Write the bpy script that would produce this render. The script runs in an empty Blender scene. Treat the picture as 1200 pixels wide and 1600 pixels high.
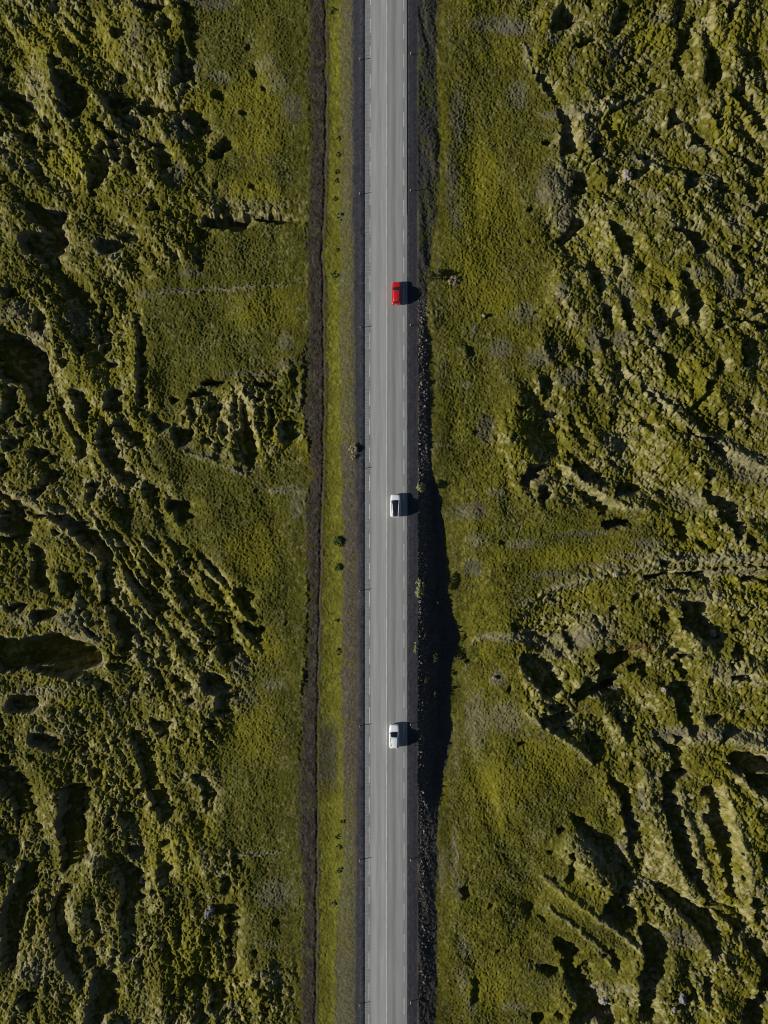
import bpy, bmesh, math, random
import numpy as np
from mathutils import Vector, Matrix, noise as mnoise

# ------------------------------------------------------------------ camera, light, exposure
S0 = 0.13            # metres per photo pixel at road level
CAMH = 150.0
SUN_EL = math.radians(20.5)
SUN_AZ = math.radians(10.0)      # direction the shadows run, counter-clockwise from +X
scene = bpy.context.scene
cam_d = bpy.data.cameras.new('camera'); cam = bpy.data.objects.new('camera', cam_d)
scene.collection.objects.link(cam); scene.camera = cam
cam.location = (0, 0, CAMH); cam.rotation_euler = (0, 0, 0)
cam_d.sensor_fit = 'VERTICAL'; cam_d.sensor_height = 24.0
cam_d.lens = 12.0 / ((800 * S0) / CAMH)
cam_d.clip_start = 1.0; cam_d.clip_end = 20000

world = bpy.data.worlds.new('World'); scene.world = world; world.use_nodes = True
wn = world.node_tree.nodes; wl = world.node_tree.links
bg = wn['Background']; sky = wn.new('ShaderNodeTexSky'); sky.sky_type = 'NISHITA'
sky.sun_disc = False; sky.air_density = 0.65; sky.dust_density = 0.3; sky.sun_elevation = SUN_EL; sky.sun_rotation = math.radians(260)
wl.new(sky.outputs[0], bg.inputs[0]); bg.inputs[1].default_value = 0.05
sun_d = bpy.data.lights.new('sun', 'SUN'); sun_d.energy = 5.0; sun_d.angle = math.radians(0.5)
sun_d.color = (1.0, 0.955, 0.88)
sun = bpy.data.objects.new('sun', sun_d); scene.collection.objects.link(sun)
sd = Vector((math.cos(SUN_EL) * math.cos(SUN_AZ), math.cos(SUN_EL) * math.sin(SUN_AZ), -math.sin(SUN_EL)))
sun.rotation_euler = sd.to_track_quat('-Z', 'Y').to_euler()
scene.view_settings.view_transform = 'Standard'; scene.view_settings.look = 'None'
scene.view_settings.exposure = 0.35; scene.view_settings.gamma = 1.0
scene.cycles.filter_width = 1.1
scene.render.resolution_x = 768; scene.render.resolution_y = 1024

# ------------------------------------------------------------------ helpers
COL = scene.collection
def tag(o, label=None, cat=None, group=None, kind=None):
    if label: o['label'] = label
    if cat: o['category'] = cat
    if group: o['group'] = group
    if kind: o['kind'] = kind
    return o
def P(px, py, z=0.0):
    k = S0 * (CAMH - z) / CAMH
    return Vector(((px - 600) * k, (800 - py) * k, z))
def mk(name, verts, faces, mat=None, parent=None, smooth=False):
    me = bpy.data.meshes.new(name); me.from_pydata([tuple(v) for v in verts], [], faces); me.update()
    if smooth: me.polygons.foreach_set('use_smooth', [True] * len(me.polygons))
    if mat: me.materials.append(mat)
    o = bpy.data.objects.new(name, me); COL.objects.link(o)
    if parent: o.parent = parent
    return o
def fbm_obj(name, bm, mat, parent=None, smooth=True):
    me = bpy.data.meshes.new(name); bm.to_mesh(me); bm.free()
    if smooth: me.polygons.foreach_set('use_smooth', [True] * len(me.polygons))
    me.materials.append(mat)
    o = bpy.data.objects.new(name, me); COL.objects.link(o)
    if parent: o.parent = parent
    return o
def empty(name, loc, rz=0):
    o = bpy.data.objects.new(name, None); COL.objects.link(o); o.location = loc; o.rotation_euler[2] = rz
    o.empty_display_size = 0.3
    return o
def newmat(name):
    m = bpy.data.materials.new(name); m.use_nodes = True
    return m, m.node_tree.nodes, m.node_tree.links, m.node_tree.nodes['Principled BSDF']
def simple(name, col, rough=0.6, metal=0.0, coat=0.0, var=0.08, scale=8.0, spec=0.5):
    m, n, l, b = newmat(name)
    t = n.new('ShaderNodeTexNoise'); t.inputs['Scale'].default_value = scale; t.inputs['Detail'].default_value = 5
    tc = n.new('ShaderNodeTexCoord'); l.new(tc.outputs['Object'], t.inputs['Vector'])
    r = n.new('ShaderNodeValToRGB'); r.color_ramp.elements[0].position = 0.3; r.color_ramp.elements[1].position = 0.7
    r.color_ramp.elements[0].color = tuple(c * (1 - var) for c in col) + (1,)
    r.color_ramp.elements[1].color = tuple(min(1, c * (1 + var)) for c in col) + (1,)
    l.new(t.outputs['Fac'], r.inputs[0]); l.new(r.outputs[0], b.inputs['Base Color'])
    b.inputs['Roughness'].default_value = rough; b.inputs['Metallic'].default_value = metal
    b.inputs['Coat Weight'].default_value = coat; b.inputs['Specular IOR Level'].default_value = spec
    return m

# ------------------------------------------------------------------ numpy noise
def h2(ix, iy, seed):
    n = (ix.astype(np.int64) * 374761393 + iy.astype(np.int64) * 668265263 + seed * 1442695041) & 0xffffffff
    n = ((n ^ (n >> 13)) * 1274126177) & 0xffffffff
    n = ((n ^ (n >> 16)) * 2246822519) & 0xffffffff
    n = n ^ (n >> 15)
    return (n & 0xffffff).astype(np.float32) / 16777215.0
def vnoise(x, y, s, seed):
    x = x / s; y = y / s
    ix = np.floor(x); iy = np.floor(y); fx = (x - ix).astype(np.float32); fy = (y - iy).astype(np.float32)
    fx = fx * fx * (3 - 2 * fx); fy = fy * fy * (3 - 2 * fy)
    a = h2(ix, iy, seed); b = h2(ix + 1, iy, seed); c = h2(ix, iy + 1, seed); d = h2(ix + 1, iy + 1, seed)
    return (a * (1 - fx) + b * fx) * (1 - fy) + (c * (1 - fx) + d * fx) * fy
def fbm(x, y, s, seed, octv=4, gain=0.5):
    t = 0; a = 1; tot = 0
    for k in range(octv):
        t = t + a * (vnoise(x + 17.3 * k, y - 9.1 * k, s / 2 ** k, seed + k * 7) - 0.5); tot += a; a *= gain
    return t / tot * 2        # about -1..1
def cushions(x, y, s, seed, R=0.75, ids=False):
    """rounded tussocks: upper envelope of jittered domes, with creases between them"""
    X = x / s; Y = y / s; ix = np.floor(X); iy = np.floor(Y)
    best = np.zeros(X.shape, np.float32); who = best.copy()
    for dx in (-1, 0, 1):
        for dy in (-1, 0, 1):
            cx = ix + dx; cy = iy + dy
            a = h2(cx, cy, seed); b = h2(cx, cy, seed + 5); c = h2(cx, cy, seed + 11)
            r = R * (0.6 + 0.55 * c)
            d2 = ((X - cx - a) ** 2 + (Y - cy - b) ** 2) / (r * r)
            v = np.sqrt(np.maximum(0, 1 - d2)) * (0.45 + 0.55 * c)
            who = np.where(v > best, b + c * 0.37, who); best = np.maximum(best, v)
    return (best, np.mod(who, 1.0)) if ids else best
def sstep(a, b, x):
    t = np.clip((x - a) / (b - a), 0, 1); return t * t * (3 - 2 * t)
def blur(A, n, ax=None):
    for _ in range(n):
        if ax in (None, 0):
            B = np.pad(A, ((1, 1), (0, 0)), 'edge'); A = (B[:-2] + 2 * B[1:-1] + B[2:]) * 0.25
        if ax in (None, 1):
            B = np.pad(A, ((0, 0), (1, 1)), 'edge'); A = (B[:, :-2] + 2 * B[:, 1:-1] + B[:, 2:]) * 0.25
    return A

# ------------------------------------------------------------------ measured layout of the hollows (x, y, radius), 4 units per photo pixel
PITS = {
(0, 0): "380 500 50 440 580 70 460 660 55 430 720 35|10 590 50 90 640 60 170 700 45 130 730 40|200 580 25|270 770 30|150 840 40|300 890 35 280 940 30|345 385 35|650 930 25 655 990 35 620 1080 50 590 1150 40 570 1190 20|600 760 20 690 850 20 720 930 25 740 1000 25|770 880 15 805 940 20 815 1050 30|700 640 40|740 470 35|810 780 25|900 870 18 980 910 25 1010 1030 30|930 660 50 1000 680 45|880 40 25 980 50 30|1030 150 45|1140 300 25 1150 420 30|380 290 22 430 300 30 440 350 25|740 200 40|15 400 20|180 1280 30 230 1340 50 310 1360 60 330 1440 50|200 1520 70 300 1530 90 350 1500 60|640 1530 40 700 1540 40|800 1470 40|960 1310 30|10 940 25|15 1130 30|150 1070 20|480 800 18|550 465 20|560 100 20|310 50 22|520 240 20|270 220 16|130 100 18|560 140 16|600 280 14",
(200, 0): "340 20 25 370 120 20 385 220 18 405 330 22|335 280 18 340 440 30 310 500 35|550 590 22 580 620 15|400 740 50 450 790 40|600 900 30 540 960 25|100 680 40 180 690 40|190 900 20 210 1020 28|500 1370 40 600 1390 45 680 1410 35 760 1340 20 880 1370 22 1040 1380 15|780 390 8 790 470 8|10 760 25|540 1150 12|780 1160 12|720 700 16|760 290 14|850 545 14|230 150 25",
(0, 400): "0 560 70 80 600 110 180 660 100 100 680 110 200 740 70 215 840 55 225 920 45|70 830 30 60 920 35 40 980 30|300 20 45 320 60 35|40 230 35|400 235 22|235 380 30 250 440 30|380 590 35 390 670 30|650 300 28 620 400 28 640 520 30 655 570 28|770 550 18|500 600 22|680 690 30|850 360 15 860 430 15 880 620 18 890 700 15 880 800 18 885 920 20|470 860 30 510 930 40 530 1000 35|700 860 35 710 940 40|370 920 18 440 1050 22 490 1130 28 520 1230 30|960 1020 25 1010 1080 25|740 1050 28 800 1110 30 860 1150 35 900 1170 20|650 1080 30 670 1180 50 690 1270 45 760 1360 45 830 1410 30|200 1240 30 240 1230 40|330 1260 25|150 1150 25|60 1180 45|310 1360 25 270 1430 25|20 1320 30|220 1470 28|590 1440 25 570 1510 25|650 1410 15|370 1350 18|760 1510 22|930 1470 35|1060 1540 25 1120 1560 50|0 1500 18 80 1540 20 160 1580 20|120 1060 25|300 1120 20|270 1040 20|730 380 18",
(200, 400): "420 870 22 470 860 20|500 960 22 550 940 28 540 1000 20|580 910 20|390 1010 20 385 920 15|590 1040 25 590 1100 25|300 1070 25 330 1150 30 360 1080 20|280 910 20|725 880 20 730 960 28 735 1060 32 750 1160 38 755 1260 32 770 1310 20|800 800 18 870 820 22|820 910 22|905 960 18 905 1100 18|1000 1050 32 1000 1130 35|1040 740 25 1030 800 20|500 790 22 570 800 18|1110 690 18 1130 800 15 1110 960 18|700 1340 12|440 30 15 460 70 15|790 1470 10|490 1160 16|540 1250 14|640 920 16|200 1330 14",
(0, 800): "80 20 60 60 60 60 120 120 60 150 170 30|10 150 15 60 200 12|220 240 30 240 330 45 230 420 40 290 490 25|400 390 30 420 420 45 430 480 40|330 510 20|500 600 12 540 680 15 580 760 15|240 640 40 300 640 35|60 600 25 110 590 20|130 430 20|30 850 80 100 900 80 200 860 80 300 850 90 400 880 90 500 900 80 560 900 50|420 980 60 300 960 60|30 950 60|20 900 85 200 920 80 400 930 80 520 910 70|640 680 18|170 0 14 280 20 15 400 50 25 480 100 30 560 160 30 640 250 30 670 340 35 670 450 35 700 560 40 750 660 45 790 760 40 780 860 30 790 920 18|520 380 15 540 420 15|760 220 20 800 290 20 830 340 20|880 380 15 920 420 18 970 540 18 1050 600 20|1100 400 20|830 600 12 870 650 14|1040 860 30 1030 920 35|900 900 20|1080 1040 30 1150 1090 30|100 1190 60 170 1210 50|230 1420 50 270 1440 40 330 1480 30|950 1320 22 1030 1340 35 1040 1400 30|1130 1440 25|830 1380 25 880 1460 40 910 1530 45 930 1590 45|720 1440 18|630 1540 20|700 960 20 750 990 20|820 1110 20|520 1360 20|360 130 20|560 280 14|540 1060 18|640 1100 18|480 1230 16|30 1530 25|200 1530 20",
(200, 800): "330 60 22 360 20 22|370 300 18 410 305 15|700 500 35 740 540 40 730 590 30|300 390 20 330 420 18|440 570 35 490 600 30|590 740 35 580 800 30 610 870 28 630 920 25|600 640 18 650 660 22|740 690 20 800 750 35 810 790 25|480 820 30 520 850 20|650 830 15|520 1060 60 590 1120 35 600 1190 40 590 1250 30|370 1100 30|160 350 12 200 430 15|160 500 15 200 560 15|680 590 15|500 1350 15|980 700 14|300 950 20|380 1170 18|110 720 12|250 620 14|280 760 12|360 820 12|420 720 14",
(0, 1200): "10 30 50 60 110 55 110 190 55 150 260 45 110 330 30 105 400 20|30 480 25 40 540 25|160 600 35 170 680 45 130 750 55 80 850 55 60 950 50 50 1050 45 60 1160 40 50 1230 25|440 150 50 450 250 60 440 350 70 450 450 75 460 540 70 420 620 40|540 550 30|590 40 35|430 730 30 400 790 35 360 870 35 345 950 35 400 1080 40 420 1180 50 470 1260 35 500 1350 20|930 30 45 950 120 50 990 200 45 1030 260 35 1030 330 25|240 370 15|235 230 20|180 470 15|760 640 40 800 720 55 800 800 50 780 870 35 790 950 25 795 1080 25 790 1180 25|840 520 35 790 500 20|1040 470 25|1030 640 30|680 290 20 700 400 15|760 260 15 775 340 18|900 240 25|600 980 20 620 1060 25|550 1150 25 570 1240 25|640 1300 50 640 1400 65 620 1500 60 600 1560 50|180 1420 50 190 1480 30|60 1460 20|720 1150 20 720 1240 20|190 910 18|660 800 20|500 140 14|690 120 20|850 170 20",
(200, 1200): "430 60 25 480 110 30 510 180 30 500 270 25|610 690 28 620 760 28|650 880 30 650 980 35 650 1100 30 655 1180 20 630 1250 15|540 1010 15 540 1080 18|470 1070 20|540 1380 35 550 1460 38 540 1530 30|620 1540 20|430 1380 25 350 1330 20|930 970 16|790 1160 14|800 1340 18|210 880 18|150 780 22|410 790 18|250 640 22|870 1500 16",
(680, 0): "790 80 40 770 140 50 840 100 25|620 440 12 670 480 18 700 540 18 720 590 10 780 650 12 790 710 18 820 760 28 820 850 45 840 920 60 800 960 30|1170 60 25 1130 130 25 1125 190 20|930 260 30 990 230 20|1100 500 20|960 30 20|1080 790 25 1110 850 20|980 920 30 1010 980 35|900 1110 35 900 1190 35|1110 1100 40|890 1390 35 860 1440 25 790 1500 20|1160 1430 25 1180 1500 25|575 1300 12|560 470 8|1040 390 14|590 1500 14|700 890 14|1140 960 20",
(900, 0): "290 50 20 250 130 25 240 190 20|685 200 18 690 260 30 650 330 20 620 390 35 660 450 20|850 310 22 835 400 35 840 480 35 850 560 18|1000 30 15 960 60 25 955 140 20|1065 300 15 1045 340 15|440 440 15 460 510 15|530 510 12 440 580 12 390 630 10 300 660 8 190 700 6 120 740 6|320 400 15|150 390 12|740 110 15|600 700 20 620 750 25 580 790 20|880 740 30 900 780 20|1030 560 20 1000 630 18 1070 680 20 1160 750 35 1170 790 30|750 860 25 820 900 20 850 990 15|960 940 15 1040 980 15 1100 1030 18 1170 1060 30|500 830 25|420 990 30 450 1040 20|680 1070 35 720 1110 35 700 1170 30|820 1170 12 900 1180 12 980 1200 12|570 1060 22|1090 1180 35 1110 1240 25|850 1330 18|720 1330 18|600 1270 18|230 1400 25 290 1480 45 320 1550 40|640 1430 22 730 1490 35 770 1560 35|1190 1300 30 1130 1340 20|1150 1540 35|1000 1550 18|350 1095 20|1170 970 20|370 350 14|470 1330 14|1100 640 14|530 300 10|940 1330 14",
(680, 400): "980 60 30 1000 150 38 1030 200 30|1130 100 25|1180 300 25|1060 350 25 1090 430 25|960 590 25 970 670 30|1060 540 30|1150 690 25|210 570 12 215 620 12|690 780 35 700 850 35|720 980 30|850 1020 15 890 1090 22 930 1170 28|920 980 18|770 1060 20|670 1060 15|690 1190 12 740 1230 20|860 1240 30 900 1300 45 960 1370 45 1030 1410 35|640 1330 25 600 1360 40 560 1400 30|680 1500 35 670 1450 25|770 1370 25|830 1440 15 930 1500 15 1000 1540 25 1080 1590 25|1130 1000 25|930 840 30|1030 830 30|490 1140 12|310 375 8|1160 1460 35|520 960 16|640 350 12|830 60 14|250 1110 10",
(900, 400): "250 90 25|410 60 25|680 130 30 700 210 25 740 290 35 740 380 30|480 310 20 510 380 30 540 440 30|630 360 25 600 450 25|190 330 20 210 430 25|290 280 18 330 370 35 350 450 25|410 530 20|170 540 30|590 640 40 600 720 35|820 820 40 800 880 25|790 690 18|900 660 22 880 720 18|1050 510 15 1040 600 18 1060 690 12|880 270 30|1040 290 30|890 450 30|1100 330 10 1180 340 10|1000 400 10 1100 400 12 1180 440 25|1130 130 15|1020 80 15|400 790 12 450 850 20 510 910 20 570 980 15|700 1100 15 790 1140 18 850 1190 25 890 1240 18|420 1030 20 480 1080 20|250 1030 20|340 1110 20|10 1100 25 40 1160 20|1080 910 22 1070 970 20|970 1060 28|900 1000 20|830 1350 25 830 1410 20|810 1480 25 870 1520 30 930 1560 30 970 1590 25|310 1460 40 270 1480 30|510 1340 20|720 1270 18|230 1300 18|540 1480 15|740 940 16|1080 1100 14|700 60 14|560 200 16",
(680, 800): "560 910 35 610 960 60 680 1030 70 730 1090 50 700 1140 40|760 1230 40 770 1310 35 700 1300 40 800 1370 25|600 590 13|830 750 30 860 820 25|1050 740 25|1000 680 20|780 885 12|600 840 12|1040 900 45 1090 950 50 1150 900 40|1050 1030 50 1090 1070 45 960 1120 40 900 1150 45|1120 600 22|960 1410 30 1000 1480 35 1010 1550 25|220 940 20|465 1120 16|540 1450 14|410 190 11|500 720 14|360 860 10",
(900, 800): "200 80 20 280 70 20 350 70 15|650 80 35 670 140 35|870 100 20|940 20 40 990 60 35 1000 160 30|1110 60 25|1080 170 30 1120 220 25|780 200 12 850 230 18|420 400 10 550 380 14 680 385 12 790 400 20 820 430 18|870 360 8 1000 345 9 1190 330 10|1000 400 12 1100 420 15 1180 440 15|540 320 18|380 545 25|240 600 20|560 490 12 700 500 12|540 620 25 560 660 18|700 620 50 770 600 40|700 700 55 770 720 55 820 770 40 870 830 28 880 900 20|1040 660 22|900 750 10 1000 750 8|600 880 30|760 890 10 650 910 12 640 970 25 670 1020 25|60 1100 55|350 970 18|400 920 18 420 960 22 410 1020 20|630 1120 55 660 1160 55 670 1230 50 700 1300 35 740 1380 25|1010 860 30 1010 930 25|1100 910 25|1080 1040 20 980 1030 15|860 1310 25|970 1350 22 930 1420 25|850 1060 20|350 1330 30 340 1400 25 270 1290 20|500 1430 18 560 1480 18 620 1500 30 640 1560 25|650 1430 18|1000 1560 60 1080 1560 60 1180 1570 50|350 1590 20|740 20 22|150 20 14|440 1170 16|1100 600 14|1050 1260 14|480 700 12",
(680, 1200): "850 310 15 890 350 22 950 420 30 1020 490 32 1080 540 32 1100 600 25|850 520 20 860 600 18 850 710 15|180 740 18 190 790 20|760 1090 25 810 1130 35 860 1160 35 830 1210 30 850 1290 30 880 1360 45 930 1440 60 960 1520 80 900 1560 60|1050 1530 60 1080 1580 50|930 1240 25 960 1280 18|600 1230 8 700 1270 20 770 1280 18|250 1320 12 250 1400 15 245 1470 15|390 1150 20|560 600 8|1100 1150 18 1140 1240 22|640 1580 35|770 1540 18|970 740 15|720 520 10|650 930 10 700 960 9|780 380 12|340 860 10|740 690 9",
(900, 1200): "230 90 28 300 150 30 310 230 30 320 330 28 340 420 25 360 530 28 370 600 20 430 630 25 480 650 18|210 540 25 250 620 28 290 690 35 280 770 40 250 850 55 230 920 60 300 950 45|640 20 40 560 100 35 570 180 50 590 260 55 620 340 55 640 430 55 660 520 55 700 600 50 750 680 45 800 760 30 840 840 25 880 890 25 960 930 40 1020 980 40 1060 1050 25|840 150 35 870 200 30 860 290 45 880 370 50 910 440 50 940 500 35 940 600 30 960 700 25 975 780 20|1160 570 35 1170 620 28|1030 670 12|1110 830 30 1150 910 25 1170 960 30|520 750 28 580 810 35 660 870 40 720 920 45 800 950 50 840 1010 55 850 1090 40 880 1170 30|430 1040 35 490 1100 60 480 1190 60 450 1280 60 430 1370 40 440 1460 45 450 1550 45|1130 1130 40 1160 1200 35 1190 1250 40 1180 1350 40 1150 1440 50 1100 1500 60 1090 1570 50|1100 50 40 1150 100 60 1190 160 30|240 1240 20|180 1170 15|40 1260 20|70 740 15|500 880 20|600 1490 15|830 1330 35 830 1420 25|930 240 12|1040 520 12|1130 200 12|700 160 14",
}
SMOOTH = [
 [(285,5),(485,-90),(485,320),(330,305),(322,270),(345,220),(312,130),(300,90)],
 [(330,350),(480,335),(482,555),(400,580),(320,600),(265,660),(235,600),(222,520),(225,455),(262,430),(310,420)],
 [(250,690),(300,690),(400,735),(485,730),(478,1500),(385,1500),(385,1360),(345,1300),(345,1150),(400,1070),(415,1000),(410,930),(330,870),(290,850),(165,825),(200,800),(290,835),(290,770),(235,740)],
 [(690,-90),(800,-90),(805,40),(855,62),(815,80),(850,150),(880,200),(860,260),(845,330),(855,390),(870,400),(855,480),(840,550),(830,585),(780,640),(755,690),(780,720),(795,770),(830,800),(950,790),(1035,825),(1020,850),(900,890),(840,925),(800,990),(812,1040),(830,1120),(900,1170),(950,1230),(975,1330),(895,1280),(875,1330),(955,1430),(1000,1510),(950,1540),(905,1500),(880,1540),(885,1700),(660,1700)],
]
# bare or dry patches: photo x, y, rx, ry, kind (0 grey-brown gravel, 1 pale dry straw, 2 rust)
PATCH = [(455,165,16,22,0),(430,130,22,16,1),(415,100,16,12,1),(330,6,30,8,0),(205,55,20,24,0),(302,105,12,10,0),(345,120,18,10,1),(285,200,20,20,0),(275,270,16,22,0),(390,318,45,8,0),(345,310,18,6,1),(310,28,0,0,0),(300,427,18,6,0),(225,458,18,5,0),(275,455,25,5,0),(345,450,40,4,1),(435,445,16,4,1),
 (390,585,50,4,0),(450,570,22,5,0),(330,712,30,6,1),(290,695,16,6,1),(380,735,22,5,0),(450,765,35,5,1),(465,790,12,20,1),(445,535,14,12,1),(120,500,20,22,1),(60,520,22,12,0),(30,490,25,16,1),(60,1080,40,10,1),(35,970,30,12,1),(115,970,24,18,1),(140,1000,22,16,1),(375,1040,16,22,0),(385,1095,18,20,0),(425,1070,20,8,1),(430,1395,30,22,1),(395,1333,35,3,1),(410,1518,24,2,1),(425,1475,14,4,1),(215,1330,18,12,1),(230,1420,0,0,1),(60,1510,26,16,1),(365,1580,10,14,0),
 (715,185,12,45,0),(705,280,10,50,0),(712,340,8,20,0),(775,38,45,12,0),(810,45,26,8,0),(800,50,28,7,0),(708,440,11,8,0),(822,85,6,16,1),(865,60,14,8,0),(810,145,16,22,1),(858,180,14,8,1),(900,175,38,10,1),(885,215,12,8,0),(895,95,8,12,0),(965,80,16,14,0),(1030,25,14,14,0),(925,215,10,12,0),(950,215,10,7,2),(940,205,20,14,0),(870,290,30,30,0),(880,340,14,28,0),(845,310,10,10,1),(875,460,12,14,0),(780,545,20,16,0),(845,560,24,14,0),(870,545,14,10,0),(890,590,22,16,0),(815,490,24,14,1),(758,670,14,22,0),(740,515,6,12,0),(730,600,10,6,1),(775,770,16,8,1),(860,650,12,14,1),(830,745,16,14,0),(815,850,30,8,1),(735,800,28,14,0),(740,885,16,16,0),(745,845,16,12,1),
 (910,833,45,5,0),(960,822,22,4,0),(870,900,45,6,0),(930,885,40,6,0),(975,868,24,6,0),(1010,850,30,10,0),(880,915,20,5,0),(820,940,16,6,1),(790,998,40,7,1),(850,1000,40,12,1),(870,1020,30,12,1),(930,990,35,20,1),(900,1000,25,14,0),(975,1015,30,5,2),(1005,1010,18,8,2),(1080,870,110,6,1),(1150,875,60,8,1),(1140,895,60,5,0),(1110,930,30,8,1),(1165,1150,60,14,1),(1080,1145,50,10,1),(1050,1150,30,10,0),
 (780,1060,14,12,0),(790,1120,26,24,1),(745,1130,16,50,1),(850,1125,26,3,0),(890,1165,26,3,0),(910,1180,14,4,0),(870,1140,20,3,0),(970,1325,12,8,0),(910,1320,16,12,1),(935,1340,14,14,1),(985,1290,10,28,0),(1000,1250,8,20,0),(880,1395,14,8,1),(910,1410,16,6,0),(950,1440,20,4,1),(1070,1470,28,16,0),(1040,1462,14,5,0),(1010,1385,25,8,1),(710,1330,5,45,1),(692,1360,6,35,1),(718,1385,5,18,0),(725,1480,8,20,1),(722,1530,9,22,1),(735,1570,8,20,1),(800,1575,20,8,1),(940,1550,16,12,0),(975,1540,20,8,1),
 (1130,1050,30,20,1),(1075,780,30,20,1),(1160,720,40,14,1),(1120,690,26,10,1),(1170,745,30,12,0),(1040,620,30,12,1),(960,690,20,16,1),(950,640,0,0,1),(1145,450,22,16,0),(1020,520,16,10,0),(1080,430,20,12,1),(1050,240,0,0,1),(1090,225,20,10,1),(1000,250,24,8,1),(1020,310,20,8,1),(1110,275,20,8,1),(1180,320,20,10,1),(1150,350,14,12,1),(980,460,12,20,1),(970,530,20,14,0),(930,530,14,20,0),(1185,490,22,4,1),(755,330,45,110,3),(760,450,50,50,3),(780,1240,45,45,3),(890,870,80,18,3),(860,1190,50,40,3),(960,200,30,30,3),(1020,60,45,25,3),(1150,60,40,40,3),(1150,190,40,40,3),(1040,450,40,30,3),(1080,600,40,40,3),(900,1400,50,30,3),(760,1540,40,40,3),(400,180,40,80,3),(340,160,40,20,3),(390,300,60,20,3),(420,480,50,40,3),(400,860,50,40,3),(420,1010,30,20,3),(400,1140,40,60,3),(130,240,30,40,3),(110,260,50,20,3),(170,60,40,50,3),(70,60,60,40,3),(120,1100,30,10,3),(260,1330,40,40,3),(300,1500,50,60,3)]
DIRS = [(170,880,68),(250,900,52),(330,930,48),(380,900,40),(30,790,35),(100,830,55),(60,1000,20),(60,1300,72),(150,1400,95),(250,1300,75),(250,1500,88),(60,1500,95),(330,1480,85),(380,640,88),(450,640,95),(100,620,65),(180,680,62),(60,700,55),(240,560,80),(100,100,50),(180,230,62),(60,200,60),(250,300,45),(130,330,20),(300,150,80),(400,200,90),(350,480,80),(430,850,80),(430,1200,80),
 (1000,1250,80),(1060,1350,66),(1130,1330,64),(1150,1450,50),(1020,1500,85),(900,1320,50),(900,1480,40),(800,1400,50),(950,600,60),(1050,650,45),(1100,700,42),(950,750,42),(850,700,50),(1100,550,75),(1000,450,62),(1120,400,45),(1080,870,-2),(950,870,-16),(850,910,-25),(1150,940,5),(930,1000,20),(850,1080,52),(1080,1000,60),(1050,1100,60),(1150,1150,12),(1000,300,40),(1120,280,30),(1100,110,88),(950,60,-50),(1000,160,-35),(880,200,55),(760,300,88),(740,700,92),(740,1000,92),(740,1400,88),(850,450,60),(500,800,90),(640,800,90)]

# ------------------------------------------------------------------ fine terrain grid
STEP = 0.13
ZB = -1.2
ST = S0 * (CAMH - ZB) / CAMH
fx = np.arange(-89.0, 89.0 + 1e-6, STEP); fy = np.arange(-112.0, 112.0 + 1e-6, STEP)
NX, NY = len(fx), len(fy)
def coarse(lim):
    out = []; d = STEP; v = lim
    while v < 6000:
        d *= 1.22; v += d; out.append(v)
    return np.array(out)
cx_ = coarse(fx[-1]); cy_ = coarse(fy[-1])
XS = np.concatenate([-cx_[::-1] , fx, cx_]); YS = np.concatenate([-cy_[::-1], fy, cy_])
ox, oy = len(cx_), len(cy_)
GX, GY = np.meshgrid(fx, fy)            # [row y, col x]
U = 600 + GX / ST; V = 800 - GY / ST    # photo-measure coordinates of every ground point
# ragged outlines
WU = U + 5.0 * fbm(GX, GY, 3.2, 11, 4, 0.6) + 3.0 * fbm(GX, GY, 0.9, 14, 2)
WV = V + 5.0 * fbm(GX, GY, 3.2, 21, 4, 0.6) + 3.0 * fbm(GX, GY, 0.9, 24, 2)

xw = GX + 0.5 * fbm(GX, GY, 1.3, 81, 2); yw = GY + 0.5 * fbm(GX, GY, 1.3, 91, 2)
K1 = cushions(xw, yw, 2.3, 101); K2, I2 = cushions(xw, yw, 1.05, 111, ids=True); K3, I3 = cushions(xw, yw, 0.58, 121, ids=True)

def win(x0, y0, x1, y1):
    c0 = int(np.clip(((x0 - 600) * ST - fx[0]) / STEP, 0, NX - 1)); c1 = int(np.clip(((x1 - 600) * ST - fx[0]) / STEP + 1, 1, NX))
    r0 = int(np.clip(((800 - y1) * ST - fy[0]) / STEP, 0, NY - 1)); r1 = int(np.clip(((800 - y0) * ST - fy[0]) / STEP + 1, 1, NY))
    return slice(r0, r1), slice(c0, c1)
mask = np.full(GX.shape, -9.0, np.float32)      # signed inside-ness in photo pixels
for (ox4, oy4), txt in PITS.items():
    for pl in txt.split('|'):
        a = [float(v) for v in pl.split()]
        pts = [(ox4 + a[i] / 4, oy4 + a[i + 1] / 4, a[i + 2] / 4) for i in range(0, len(a), 3)]
        segs = list(zip(pts[:-1], pts[1:])) if len(pts) > 1 else [(pts[0], pts[0])]
        for p, q in segs:
            R = max(p[2], q[2]) + 12
            w = win(min(p[0], q[0]) - R, min(p[1], q[1]) - R, max(p[0], q[0]) + R, max(p[1], q[1]) + R)
            u = WU[w]; v = WV[w]
            dx, dy = q[0] - p[0], q[1] - p[1]; L2 = dx * dx + dy * dy
            t = np.clip(((u - p[0]) * dx + (v - p[1]) * dy) / L2, 0, 1) if L2 > 0 else 0
            d = p[2] + (q[2] - p[2]) * t - np.hypot(u - p[0] - t * dx, v - p[1] - t * dy)
            mask[w] = np.maximum(mask[w], d)
mask = mask + 1.2 + 4.5 * (0.42 - K2) + 2.5 * (0.42 - K3) + 2.5 * (0.42 - K1)
inside = mask > 0
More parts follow.
